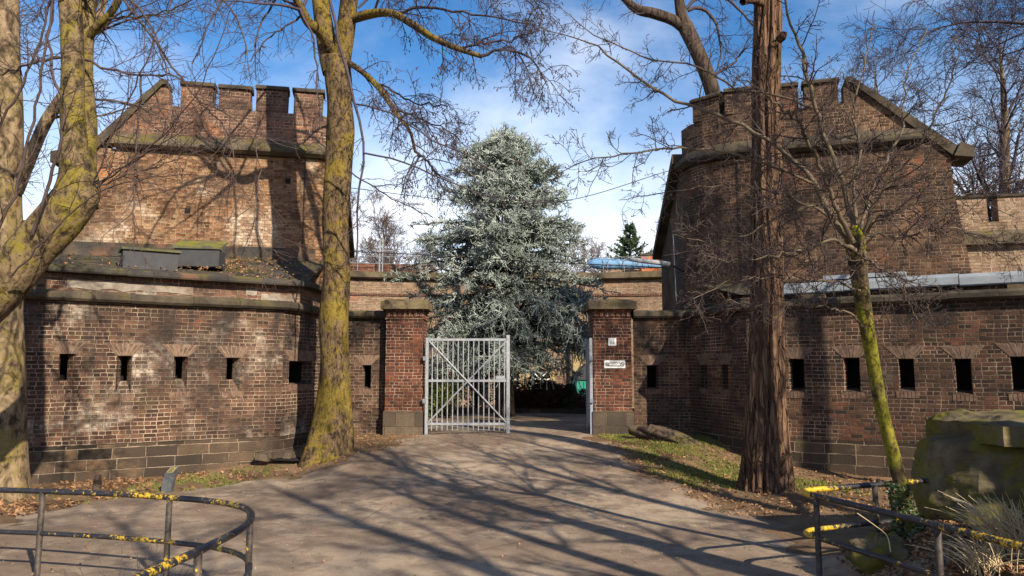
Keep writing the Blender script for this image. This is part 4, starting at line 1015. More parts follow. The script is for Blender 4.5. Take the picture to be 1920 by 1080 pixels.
# ---- the mossy tree in the middle
rt = P(618, 864, 17.0); rt[2] = float(g(rt[0], rt[1]))
ct = thing('mossy_tree', 'tall leafless tree with yellow-mossed forked trunk standing left of the gate', 'tree', rt)
tr_ = tp([(617, 900, 82), (617, 864, 82), (620, 820, 76), (624, 770, 66), (627, 700, 57), (628, 600, 55), (631, 500, 49), (631, 400, 48), (634, 300, 50), (638, 240, 56), (637, 200, 50), (634, 150, 52), (629, 110, 52)], 17.0)
V, F, _, _ = trunk_mesh(tr_, 150, 40, flare=(.42, 1.05, 3), lump=.075, seed=3)
np_mesh('trunk', V, F, M['bark_mossy'], ct)
stems = [tp([(628, 135, 44, 0), (612, 80, 38, .1), (604, 30, 36, .2), (597, -40, 34, .4), (585, -200, 26, .8), (570, -420, 12, 1.2)], 17),
         tp([(634, 140, 42, 0), (645, 80, 36, -.1), (653, 20, 33, -.2), (660, -60, 30, -.4), (672, -220, 22, -.8), (690, -450, 10, -1)], 17),
         tp([(622, 95, 22, -.1), (600, 60, 22, -.5), (578, 42, 20, -.9), (562, 12, 17, -1.2), (545, -20, 15, -1.5), (500, -110, 8, -2)], 17)]
for i, s in enumerate(stems):
    V, F, _, _ = trunk_mesh(s, 50, 20, lump=.08, seed=20 + i); np_mesh('stem', V, F, M['bark_mossy'], ct)
limb = [tp([(655, 38, 17, -.1), (690, 28, 17, -.5), (735, 26, 15, -1), (775, 45, 14, -1.4), (815, 72, 12, -1.8), (850, 88, 11, -2), (903, 106, 8, -2.3)], 17),
        tp([(655, 118, 11, -.1), (680, 135, 11, -.4), (706, 160, 10, -.7), (725, 185, 9, -.9), (748, 220, 8, -1.1), (768, 245, 7, -1.2), (779, 285, 6, -1.3)], 17)]
for i, s in enumerate(limb):
    V, F, _, _ = trunk_mesh(s, 70, 12, lump=.16, seed=30 + i); np_mesh('limb', V, F, M['bark_mossy'], ct)
thin = [tp([(900, 106, 7, -2.3), (930, 95, 6, -2.4), (975, 100, 5, -2.6), (1010, 125, 3.5, -2.8), (1025, 160, 2.5, -2.9)], 17),
        tp([(860, 90, 5, -2), (905, 82, 5, -2.2), (960, 75, 4, -2.4), (1000, 60, 3, -2.5)], 17),
        tp([(735, 26, 6, -1), (790, 12, 6, -1.3), (850, 22, 5, -1.7), (920, 30, 4, -2.1), (990, 45, 3, -2.4)], 17),
        tp([(779, 284, 6, -1.3), (800, 300, 4.5, -1.4), (818, 330, 3, -1.4)], 17),
        tp([(745, 205, 5, -1.1), (790, 225, 4, -1.4), (830, 240, 3, -1.7), (862, 262, 2.5, -1.9)], 17),
        tp([(613, -20, 6, -1.2), (640, 90, 6, -1.6), (660, 175, 5.5, -1.8), (678, 240, 5, -1.9), (681, 300, 4.5, -2), (668, 400, 4, -2), (669, 485, 3, -2)], 17),
        tp([(664, 195, 4, -1.8), (720, 208, 3.4, -2), (800, 255, 3, -2.3), (880, 297, 2.6, -2.5), (950, 335, 2.2, -2.6)], 17),
        tp([(682, 287, 4, -2), (745, 300, 3.6, -2.2), (815, 329, 3, -2.4), (931, 374, 2.5, -2.7), (1040, 380, 2, -3)], 17),
        tp([(655, 320, 3, -2), (700, 350, 3, -2.1), (760, 385, 2.5, -2.2), (812, 408, 2, -2.3)], 17),
        tp([(700, 28, 5, -.5), (715, -20, 5, -.9), (760, -60, 4, -1.5), (850, -60, 3, -2.2), (930, -20, 3, -2.6)], 17),
        tp([(672, 15, 5, -.3), (720, -30, 6, -.2), (820, -60, 5, .2), (920, -40, 4, .5), (1000, 10, 3, .8)], 17),
        tp([(650, -40, 8, -.6), (740, -120, 7, -1.2), (860, -140, 5, -2), (960, -70, 4, -2.4), (1020, 30, 3, -2.6)], 17),
        tp([(590, -60, 6, .2), (545, -30, 5, -.4), (500, 20, 4, -1), (478, 90, 3, -1.3), (480, 150, 2, -1.4)], 17),
        tp([(570, 25, 5, -1), (535, 50, 4, -1.2), (500, 75, 3, -1.3), (470, 115, 2.5, -1.5)], 17),
        tp([(545, -20, 7, -1.5), (470, -40, 6, -2), (420, 0, 5, -2.6), (385, 60, 3.5, -3), (360, 120, 2.5, -3.2)], 17),
        tp([(560, 10, 5, -1.2), (590, 90, 4, -1.8), (596, 160, 3, -2), (602, 230, 2, -2.1)], 17),
        tp([(690, 150, 5, -.5), (720, 160, 4, -.5), (770, 190, 3.4, -.7), (840, 200, 2.6, -1)], 17)]
T = Tubes(); pt, rd = batch(thin, 14, .02); T.addn(pt, rd, 5)
pl, rl = batch(limb, 14)
cat = Tubes()
def catkins(p, frac, L=.05, r=.011):
    q = p[RNG.random(len(p)) < frac, -1]
    d = nrm(RNG.normal(size=q.shape) * .35 + [0, 0, -1]); n = np.stack([q, q + d * L * .5, q + d * L], 1); cat.addn(n, np.tile([r * .5, r, r * .4], (len(q), 1)), 4)
a1, b1 = grow(np.concatenate([pt[:5], pl, pt[9:12], pt[16:]]), np.concatenate([rd[:5], rl, rd[9:12], rd[16:]]), 15, 8, 1.5, (35, 80), (.12, 1), droop=-1.0, wig=.16, rr=.5, rmax=.014, rend=.0055)
T.addn(a1, b1, 4)
a2, b2 = grow(a1, b1, 7, 6, .62, (30, 70), (.2, 1), droop=-.5, wig=.2, rr=.7, rmax=.008, rend=.0048); T.addn(a2, b2, 3)
a3, b3 = grow(a2, b2, 3, 4, .20, (30, 70), (.2, 1), droop=-.3, wig=.2, rr=.8, rmax=.006, rend=.0045); T.addn(a3, b3, 3)
catkins(a2, .35, .07, .013); catkins(a3, .30)
a1, b1 = grow(pt[[5, 6, 7, 8, 12, 13, 14, 15]], rd[[5, 6, 7, 8, 12, 13, 14, 15]], 13, 7, .9, (30, 75), (.1, 1), droop=-.5, wig=.14, rr=.6, rmax=.010, rend=.005); T.addn(a1, b1, 3)
a2, b2 = grow(a1, b1, 5, 5, .32, (30, 70), (.2, 1), droop=-.3, wig=.18, rr=.7, rmax=.007, rend=.0045); T.addn(a2, b2, 3)
ps, rs = batch(stems, 16)
a1, b1 = grow(ps, rs, 8, 10, 3.6, (40, 75), (.45, 1), droop=-.5, wig=.1, rr=.4, rmax=.05, rend=.008); T.addn(a1, b1, 5)
a2, b2 = grow(a1, b1, 9, 7, 1.4, (30, 70), (.2, 1), droop=-.4, wig=.15, rr=.5, rmax=.014, rend=.0055); T.addn(a2, b2, 3)
a3, b3 = grow(a2, b2, 5, 4, .5, (30, 70), (.2, 1), droop=-.2, wig=.2, rr=.7, rmax=.007, rend=.005); T.addn(a3, b3, 3)
T.build('crown', M['twig_purple'], ct); cat.build('catkins', M['catkin'], ct)

# ---- the thick red-barked tree
rb_ = P(1437, 925, 13.7); rb_[2] = float(g(rb_[0], rb_[1]))
rtree = thing('redwood_tree', 'thick straight tree with deeply fissured reddish bark in front of the dark bastion', 'tree', rb_)
V, F, _, _ = trunk_mesh(tp([(1437, 960, 88), (1437, 915, 86), (1437, 860, 82), (1436, 800, 74), (1436, 740, 67), (1437, 680, 62), (1437, 560, 58), (1436, 400, 55), (1437, 240, 53), (1439, 100, 51), (1440, 0, 50), (1441, -150, 44), (1442, -420, 30), (1442, -800, 10)], 13.7), 330, 120, flare=(.38, .68, 5), ridges=(7, .13), lump=.03, seed=5, furrows=((R(258), .07, .24), (R(222), .07, .2), (R(292), .08, .22), (R(190), .1, .25), (R(320), .09, .2), (R(60), .1, .25)))
np_mesh('trunk', V, F, M['bark_red'], rtree)
st_ = [tp([(1425, 6, 16, -.2), (1405, 0, 15, -.5), (1392, 4, 13, -.6)], 13.7), tp([(1460, 75, 16, -.3), (1468, 68, 15, -.4), (1470, 60, 12, -.45)], 13.7)]
for i, s in enumerate(st_):
    V, F, _, _ = trunk_mesh(s, 12, 10, lump=.15, seed=60 + i); np_mesh('branch_stub', V, F, M['bark_red'], rtree)
T = Tubes(); th = []
for i in range(26):
    v = RNG.uniform(-700, -60); p = P(1441, v, 13.7); a = RNG.uniform(0, 6.28); L = RNG.uniform(1.5, 3.2)
    d = np.array([math.cos(a), math.sin(a), -.05]); th.append([(*p, .035), (*(p + d * L * .5), .022), (*(p + d * L + [0, 0, -.5]), .007)])
pt, rd = batch(th, 10, .03); T.addn(pt, rd, 5)
a1, b1 = grow(pt, rd, 14, 6, .8, (40, 80), (.15, 1), droop=-.3, wig=.12, rmax=.01, rend=.005); T.addn(a1, b1, 3)
a2, b2 = grow(a1, b1, 6, 4, .3, (40, 70), (.2, 1), rmax=.007, rend=.0045); T.addn(a2, b2, 3)
T.build('crown', M['twig'], rtree)

# ---- the thin mossy tree at the right
YM = 8.3
tb = P(1708, 985, YM); tb[2] = float(g(tb[0], tb[1]))
mt = thing('slender_mossy_tree', 'slender leaning tree with bright green mossy stem, growing in the railed bed', 'tree', tb)
V, F, _, _ = trunk_mesh(tp([(1716, 1030, 42), (1709, 985, 34), (1699, 940, 29), (1680, 870, 25), (1662, 800, 23), (1648, 740, 23), (1634, 660, 23), (1623, 600, 26), (1614, 540, 29), (1607, 490, 31), (1602, 445, 34), (1598, 425, 25)], YM), 130, 26, flare=(.10, .35, 3), lump=.09, seed=9)
np_mesh('trunk', V, F, M['bark_green'], mt)
br_px = [
 [(1602, 460, 20, 0), (1560, 410, 16, -.1), (1530, 345, 14, .0), (1505, 312, 12, .1), (1445, 268, 11, .2), (1387, 233, 10, .35), (1320, 206, 9, .5), (1257, 183, 8, .65), (1200, 150, 7, .8), (1140, 100, 5.5, .9), (1100, 77, 4, 1.0), (1040, 63, 2.6, 1.1), (985, 40, 2, 1.2)],
 [(1530, 345, 8, 0), (1480, 323, 8, -.2), (1407, 300, 7, -.4), (1327, 280, 6.5, -.5), (1247, 278, 5.5, -.6), (1157, 292, 4.5, -.7), (1097, 302, 3, -.8), (1040, 328, 2, -.8)],
 [(1545, 270, 7, .1), (1520, 200, 7, .4), (1450, 178, 6.5, .7), (1373, 163, 6, .9), (1330, 137, 5.5, 1), (1290, 120, 5, 1.1), (1223, 113, 4.5, 1.2), (1173, 93, 4, 1.3), (1097, 53, 3, 1.4), (1055, 18, 2, 1.5)],
 [(1606, 450, 20, 0), (1583, 350, 13, .1), (1550, 267, 12, .1), (1520, 167, 11, .0), (1507, 110, 9, -.1), (1483, 43, 7, -.2), (1468, -10, 6, -.3), (1440, -120, 3, -.5)],
 [(1600, 455, 16, -.1), (1553, 353, 11, -.3), (1527, 293, 10, -.4), (1500, 233, 8, -.6), (1453, 193, 6, -.8), (1400, 150, 3, -1)],
 [(1610, 455, 14, .1), (1650, 403, 8, .0), (1700, 388, 7, -.1), (1740, 376, 6, -.2), (1800, 368, 5, -.3), (1880, 345, 3.5, -.5), (1950, 330, 2, -.6)],
 [(1612, 460, 12, .1), (1640, 440, 7, .4), (1690, 445, 6, .7), (1760, 430, 5, .9), (1830, 440, 3.5, 1.1), (1900, 470, 2, 1.2)],
 [(1606, 440, 14, .1), (1600, 370, 9, .5), (1612, 290, 7, .8), (1600, 210, 6, 1.1), (1625, 110, 4, 1.4), (1640, 20, 2.5, 1.6)],
 [(1603, 470, 13, -.1), (1565, 450, 8, -.3), (1505, 472, 7, -.6), (1440, 480, 5, -.9), (1370, 490, 3, -1.1), (1310, 470, 2, -1.2)],
 [(1616, 612, 8, -.1), (1598, 590, 6, -.2), (1560, 580, 5, -.3), (1480, 568, 4, -.5), (1400, 572, 3, -.6), (1340, 548, 2, -.7)],
 [(1612, 545, 8, -.1), (1575, 530, 5, -.3), (1520, 526, 4, -.5), (1450, 520, 3.4, -.8), (1360, 530, 2.6, -1), (1300, 560, 2, -1.1)],
 [(1612, 465, 10, 0), (1640, 500, 5, -.3), (1690, 520, 4.5, -.5), (1700, 560, 4, -.6), (1720, 600, 2.6, -.8)],
 [(1612, 455, 11, 0), (1660, 350, 7, -.3), (1720, 280, 6, -.5), (1770, 190, 5, -.7), (1800, 90, 3, -.9)],
 [(1560, 410, 8, 0), (1480, 370, 6, .3), (1400, 350, 5, .6), (1330, 350, 4, .8), (1250, 360, 3, 1), (1160, 375, 2, 1.2)],
 [(1545, 380, 7, -.1), (1470, 400, 5, -.4), (1400, 440, 4, -.6), (1330, 455, 3, -.7), (1260, 440, 2, -.8)],
 [(1608, 450, 11, 0), (1640, 340, 8, .5), (1690, 240, 6, 1), (1700, 140, 4, 1.3), (1740, 50, 3, 1.5)]]
limbs = [tp([(q[0], q[1], q[2] * (.70 if q[2] < 13 else .75), q[3]) for q in b], YM) for b in br_px]
T = Tubes()
for b in limbs: p_, r_ = resample(b, 30, .012); T.add(p_, r_, 8)
T.build('branches', M['bark_green'] if False else M['twig_pale'], mt)
pt, rd = batch(limbs, 22, .01); T = Tubes()
a1, b1 = grow(pt, rd, 26, 8, .80, (35, 75), (.12, 1), droop=.15, wig=.2, rr=.55, rmax=.010, rend=.0034); T.addn(a1, b1, 4)
a2, b2 = grow(a1, b1, 8, 5, .24, (35, 75), (.12, 1), droop=.15, wig=.3, rr=.7, rmax=.0046, rend=.003); T.addn(a2, b2, 3)
a3, b3 = grow(a2, b2, 3, 3, .07, (35, 75), (.2, 1), droop=.15, wig=.3, rr=.8, rmax=.0034, rend=.0026); T.addn(a3, b3, 3)
a4, b4 = grow(pt, rd, 26, 4, .14, (40, 80), (.2, 1), wig=.3, rr=.5, rmax=.005, rend=.003); T.addn(a4, b4, 3)
T.build('crown', M['twig'], mt)

# ---- leaning scaly tree at the left, and the pale trunk behind it
YB = 9.5
q = P(-190, 760, YB); lt = thing('leaning_tree', 'scaly yellow-green tree leaning in from the left edge and dividing into two upright stems', 'tree', (q[0], q[1], float(g(q[0], q[1]))))
V, F, _, _ = trunk_mesh(tp([(-330, 1010, 160), (-260, 860, 125), (-165, 710, 100), (-75, 615, 90), (5, 540, 84), (65, 462, 78), (118, 402, 80), (148, 358, 72), (158, 320, 46)], YB), 120, 34, flare=(.4, .5, 3), lump=.07, seed=12)
np_mesh('trunk', V, F, M['bark_left'], lt)
stl = [tp([(128, 392, 78, 0), (140, 340, 62, 0), (140, 280, 48, 0), (138, 200, 41, .02), (138, 130, 40, .05), (134, 60, 40, .1), (128, -40, 40, .15), (120, -250, 26, .3), (110, -500, 10, .4)], YB),
       tp([(140, 380, 80, .25), (158, 300, 40, .3), (162, 230, 36, .35), (158, 150, 33, .4), (160, 80, 33, .4), (166, 0, 30, .5), (176, -160, 22, .8), (190, -420, 9, 1)], YB)]
for i, s in enumerate(stl):
    V, F, _, _ = trunk_mesh(s, 90, 24, lump=.07, seed=40 + i); np_mesh('stem', V, F, M['bark_left'], lt)
lm = [tp([(165, 72, 20, .4), (180, 52, 17, .3), (205, 28, 15, .2), (222, 0, 14, .1), (240, -60, 10, 0)], YB)]
V, F, _, _ = trunk_mesh(lm[0], 30, 12, lump=.1, seed=50); np_mesh('limb', V, F, M['bark_left'], lt)
thin = [tp([(158, 112, 8, .2), (205, 128, 7, .1), (262, 143, 6, -.1), (320, 142, 4.5, -.2), (372, 165, 3, -.4), (430, 180, 2, -.5)], YB),
        tp([(264, 142, 6, -.1), (262, 205, 6, -.1), (252, 330, 5.5, -.15), (252, 420, 4, -.2), (256, 486, 2.5, -.2)], YB),
        tp([(224, -10, 7, .1), (290, 80, 6.5, -.2), (335, 140, 6, -.4), (372, 188, 5, -.5), (430, 218, 4, -.7), (480, 252, 3, -.8), (560, 280, 2, -1)], YB),
        tp([(60, 440, 9, -.3), (95, 330, 9, -.5), (120, 230, 8, -.7), (95, 110, 7, -.8), (100, -20, 6, -1)], YB),
        tp([(-20, 470, 9, -.4), (40, 320, 8, -.6), (75, 160, 7, -.8), (100, -10, 6, -1)], YB),
        tp([(-30, 290, 9, -.3), (20, 200, 8, -.5), (70, 90, 7, -.7), (98, -20, 6, -.9)], YB),
        tp([(112, 108, 8, .1), (70, 116, 7, .2), (30, 130, 6, .4), (-30, 150, 5, .6)], YB),
        tp([(170, 350, 6, -.1), (230, 210, 5, -.5), (275, 110, 4.5, -.8), (330, -20, 3, -1)], YB),
        tp([(178, 345, 5, -.1), (250, 300, 4, -.4), (330, 255, 3, -.6), (400, 190, 2, -.8)], YB),
        tp([(180, 352, 5, -.1), (240, 330, 4, -.3), (300, 310, 3, -.4), (360, 280, 2, -.6)], YB),
        tp([(182, 350, 5, 0), (300, 260, 4, -.5), (385, 145, 3.4, -.9), (430, 20, 2.6, -1.2)], YB),
        tp([(200, 35, 6, .2), (270, 30, 5, -.2), (340, 10, 4, -.5), (400, -20, 3, -.7)], YB),
        tp([(370, 188, 4, -.5), (420, 240, 3.5, -.6), (438, 310, 3, -.7), (400, 360, 2, -.8)], YB),
        tp([(480, 252, 3, -.8), (486, 330, 3, -.8), (480, 420, 2.5, -.9), (500, 480, 2, -.9)], YB),
        tp([(128, -60, 9, .2), (200, -40, 8, -.1), (280, 40, 6, -.4), (310, 130, 4, -.6), (330, 230, 2.5, -.7)], YB),
        tp([(176, -100, 10, .6), (300, -90, 8, .2), (400, -20, 6, -.2), (455, 60, 4, -.5), (470, 150, 2.6, -.6)], YB),
        tp([(20, 520, 6, -.4), (100, 430, 5, -.7), (190, 360, 4, -.9), (300, 330, 3, -1.2), (380, 330, 2, -1.4)], YB)]
T = Tubes(); pt, rd = batch(thin, 18, .012); rd = rd * .68; T.addn(pt, rd, 6)
pB = np.concatenate([pt]); 
a1, b1 = grow(pt, rd, 14, 8, .95, (25, 65), (.1, 1), droop=.25, wig=.1, rr=.55, rmax=.007, rend=.0030); T.addn(a1, b1, 4)
a2, b2 = grow(a1, b1, 7, 6, .36, (25, 65), (.15, 1), droop=.1, wig=.16, rr=.7, rmax=.0045, rend=.0026); T.addn(a2, b2, 3)
ps, rs = batch(stl, 16)
a1, b1 = grow(ps, rs, 16, 9, 2.2, (35, 75), (.35, 1), droop=-.5, wig=.1, rr=.3, rmax=.025, rend=.006); T.addn(a1, b1, 5)
a2, b2 = grow(a1, b1, 9, 7, .9, (25, 65), (.15, 1), droop=-.4, wig=.14, rr=.5, rmax=.008, rend=.0035); T.addn(a2, b2, 3)
a3, b3 = grow(a2, b2, 4, 4, .35, (25, 65), (.2, 1), wig=.2, rr=.7, rmax=.005, rend=.003); T.addn(a3, b3, 3)
T.build('crown', M['twig'], lt)

YA = 13.2
q = P(10, 905, YA); at_ = thing('pale_tree', 'pale-barked upright trunk at the left edge in front of the bastion corner', 'tree', (q[0], q[1], float(g(q[0], q[1]))))
V, F, _, _ = trunk_mesh(tp([(0, 960, 96), (0, 905, 90), (2, 840, 80), (5, 700, 72), (6, 560, 66), (10, 400, 58), (15, 250, 50), (16, 120, 42), (15, 0, 38), (10, -160, 30), (0, -400, 12)], YA), 150, 36, flare=(.3, .35, 4), lump=.06, seed=14)
np_mesh('trunk', V, F, M['bark_pale'], at_)
s = tp([(30, 360, 26, 0), (55, 300, 24, -.1), (88, 225, 22, -.2), (125, 170, 20, -.3), (150, 110, 16, -.3), (190, 20, 13, -.2), (215, -80, 8, 0)], YA)
V, F, _, _ = trunk_mesh(s, 40, 14, lump=.08, seed=15); np_mesh('stem', V, F, M['bark_pale'], at_)
T = Tubes(); pm, rm = batch([s, tp([(18, 120, 46), (16, 0, 40), (10, -160, 30), (0, -400, 12)], YA)], 14)
a1, b1 = grow(pm, rm, 12, 9, 2.6, (30, 70), (.2, 1), droop=-.1, wig=.12, rr=.35, rmax=.03, rend=.007); T.addn(a1, b1, 5)
a2, b2 = grow(a1, b1, 9, 7, 1.0, (25, 65), (.15, 1), wig=.14, rr=.5, rmax=.011, rend=.005); T.addn(a2, b2, 3)
a3, b3 = grow(a2, b2, 4, 4, .4, (25, 65), (.2, 1), wig=.2, rr=.7, rmax=.006, rend=.004); T.addn(a3, b3, 3)
T.build('crown', M['twig'], at_)

# ---- dark forked tree behind the dark tower
YD = 24.5
q = P(1350, 500, YD); dt = thing('dark_tree', 'dark trunk forking above the battlements of the dark tower', 'tree', (q[0], q[1], 0))
V, F, _, _ = trunk_mesh(tp([(1365, 800, 62), (1360, 500, 46), (1352, 260, 34), (1342, 190, 31), (1325, 140, 30), (1300, 80, 29), (1284, 48, 30)], YD), 80, 18, lump=.06, seed=17)
np_mesh('trunk', V, F, M['bark_dark'], dt)
sd = [tp([(1290, 62, 26), (1278, 30, 22), (1273, 0, 20), (1268, -90, 16), (1260, -300, 6)], YD), tp([(1288, 58, 22), (1262, 38, 20), (1225, 25, 19), (1195, 18, 17), (1175, 2, 15), (1150, -30, 13), (1090, -140, 6)], YD)]
for i, s in enumerate(sd): V, F, _, _ = trunk_mesh(s, 40, 14, lump=.1, seed=70 + i); np_mesh('limb', V, F, M['bark_dark'], dt)
thin = [tp([(1290, 20, 8), (1315, 15, 8), (1340, 40, 6), (1350, 90, 4), (1345, 130, 3)], YD), tp([(1277, 20, 7), (1330, -10, 7), (1390, 20, 5), (1420, 60, 3)], YD), tp([(1330, 150, 7), (1370, 120, 5), (1400, 90, 3)], YD)]
pt, rd = batch(thin + sd, 14, .03); T = Tubes(); T.addn(pt[:3], rd[:3], 5)
a1, b1 = grow(pt, rd, 14, 7, 1.5, (30, 70), (.2, 1), droop=-.3, wig=.14, rr=.4, rmax=.018, rend=.007); T.addn(a1, b1, 3)
a2, b2 = grow(a1, b1, 8, 5, .55, (30, 70), (.15, 1), wig=.18, rr=.6, rmax=.010, rend=.006); T.addn(a2, b2, 3)
T.build('crown', M['twig_purple'], dt)

# ---- generic bare tree
def bare_tree(name, label, cat, base, h, r, spread, seed, trunk_mat, twig_mat, k=(16, 9, 7, 4), tstart=.25, rend=.006, up=.5, group=None, lean=(0, 0), sides=3):
    rng = np.random.default_rng(seed); base = np.array(base, float); root = thing(name, label, cat, base, group)
    rows = [(base[0] + lean[0] * f + rng.normal() * .04 * h * f * (1 - f), base[1] + lean[1] * f + rng.normal() * .04 * h * f * (1 - f), base[2] - .3 * (f == 0) + h * f, r * (1 - f) ** .8 + .012) for f in (0, .15, .35, .55, .75, 1)]
    V, F, p_, r_ = trunk_mesh(rows, 50, 14, flare=(.5, .4, 3), lump=.05, seed=seed); np_mesh('trunk', V, F, trunk_mat, root)
    T = Tubes(); a, b = p_[None, ::4], r_[None, ::4]
    a1, b1 = grow(a, b, k[0], 10, spread, (30, 62), (tstart, .97), droop=up, wig=.13, rr=.5, rmax=r * .5, rend=rend * 2, taperlen=.55, rng=rng); T.addn(a1, b1, 5)
    a2, b2 = grow(a1, b1, k[1], 7, spread * .42, (30, 62), (.2, 1), droop=up * .6, wig=.16, rr=.55, rmax=r * .2, rend=rend * 1.3, rng=rng); T.addn(a2, b2, sides)
    a3, b3 = grow(a2, b2, k[2], 5, spread * .18, (30, 65), (.15, 1), droop=up * .3, wig=.2, rr=.6, rmax=rend * 2.2, rend=rend, rng=rng); T.addn(a3, b3, 3)
    if k[3]: a4, b4 = grow(a3, b3, k[3], 3, spread * .075, (30, 65), (.2, 1), wig=.2, rr=.8, rmax=rend * 1.3, rend=rend * .9, rng=rng); T.addn(a4, b4, 3)
    T.build('crown', twig_mat, root); return root
def at0(u, v, Y, z=0.0): q = P(u, v, Y); return (q[0], q[1], z)
bare_tree('bare_tree', 'round-crowned bare tree on the skyline behind the roof terrace, left of the conifer', 'tree', at0(718, 500, 58), 13.2, .30, 5.4, 101, M['far_twig'], M['far_twig'], (20, 9, 7, 3), .5, .013, 1.0, 'bare trees on the skyline')
bare_tree('bare_tree', 'hazy bare tree right next to the left side of the conifer', 'tree', at0(812, 500, 64), 12.2, .25, 5.0, 102, M['far_twig'], M['far_twig'], (18, 9, 7, 3), .45, .013, 1.0, 'bare trees on the skyline')
bare_tree('bare_tree', 'bare tree close behind the mossy trunk, left of the round one', 'tree', at0(650, 500, 50), 12.6, .25, 4.4, 103, M['far_twig'], M['far_twig'], (16, 9, 7, 3), .4, .012, 1.0, 'bare trees on the skyline')
bare_tree('bare_tree', 'low bare tree just right of the conifer above the terrace', 'tree', at0(1096, 500, 56), 11.4, .25, 4.6, 104, M['far_twig'], M['far_twig'], (18, 9, 7, 3), .4, .013, .9, 'bare trees on the skyline')
bare_tree('bare_tree', 'bare tree between the small pine and the dark tower', 'tree', at0(1236, 500, 48), 11.6, .25, 4.2, 105, M['far_twig'], M['far_twig'], (16, 9, 7, 3), .35, .012, .9, 'bare trees on the skyline')
bare_tree('bare_tree', 'tall bare tree with light limbs behind the raking coping of the dark tower', 'tree', at0(1660, 500, 31), 14.6, .34, 6.0, 106, M['bark_pale'], M['twig_purple'], (20, 12, 9, 4), .42, .0075, .55, 'bare trees behind the dark tower')
bare_tree('bare_tree', 'tall bare tree with stout pale limbs at the right edge, behind the merlon wall', 'tree', at0(1905, 500, 27), 14.5, .36, 6.0, 107, M['bark_pale'], M['twig_purple'], (20, 12, 9, 4), .32, .007, .5, 'bare trees behind the dark tower')
bare_tree('bare_tree', 'tall bare tree whose fine twigs fill the upper right corner', 'tree', (10.2, 11.6, -.5), 15, .15, 5.6, 118, M['bark_dark'], M['twig_purple'], (20, 12, 9, 4), .42, .0045, -.7, None)
bare_tree('bare_tree', 'bare tree outside the left edge with twigs behind the pale trunk', 'tree', (-14.5, 17.5, -.4), 13, .25, 5.2, 119, M['bark_pale'], M['twig'], (16, 9, 7, 3), .35, .007, .4, None)
# street trees behind the viewer whose shadows lie over the path and the walls
s0 = bare_tree('street_tree', 'bare street tree behind the viewpoint whose shadow lies across the path', 'tree', (6.0, 3.7, -.5), 12, .21, 3.6, 130, M['bark_dark'], M['twig'], (11, 6, 4, 0), .35, .008, .3, 'street trees behind the viewpoint')
for i, (x, y, rz, sc_) in enumerate(((7.8, 1.2, 80, 1.1), (11.6, 3.4, 150, 1.15), (4.6, -3.5, 200, 1.0), (9.0, -4.5, 20, 1.3), (6.3, 1.5, 240, .9), (8.5, 3.9, 330, .95), (8.2, 6.95, 110, .85))):
    c = copy_tree(s0); c.location = (x, y, -.5); c.rotation_euler = (0, 0, R(rz)); c.scale = (sc_, sc_, sc_)

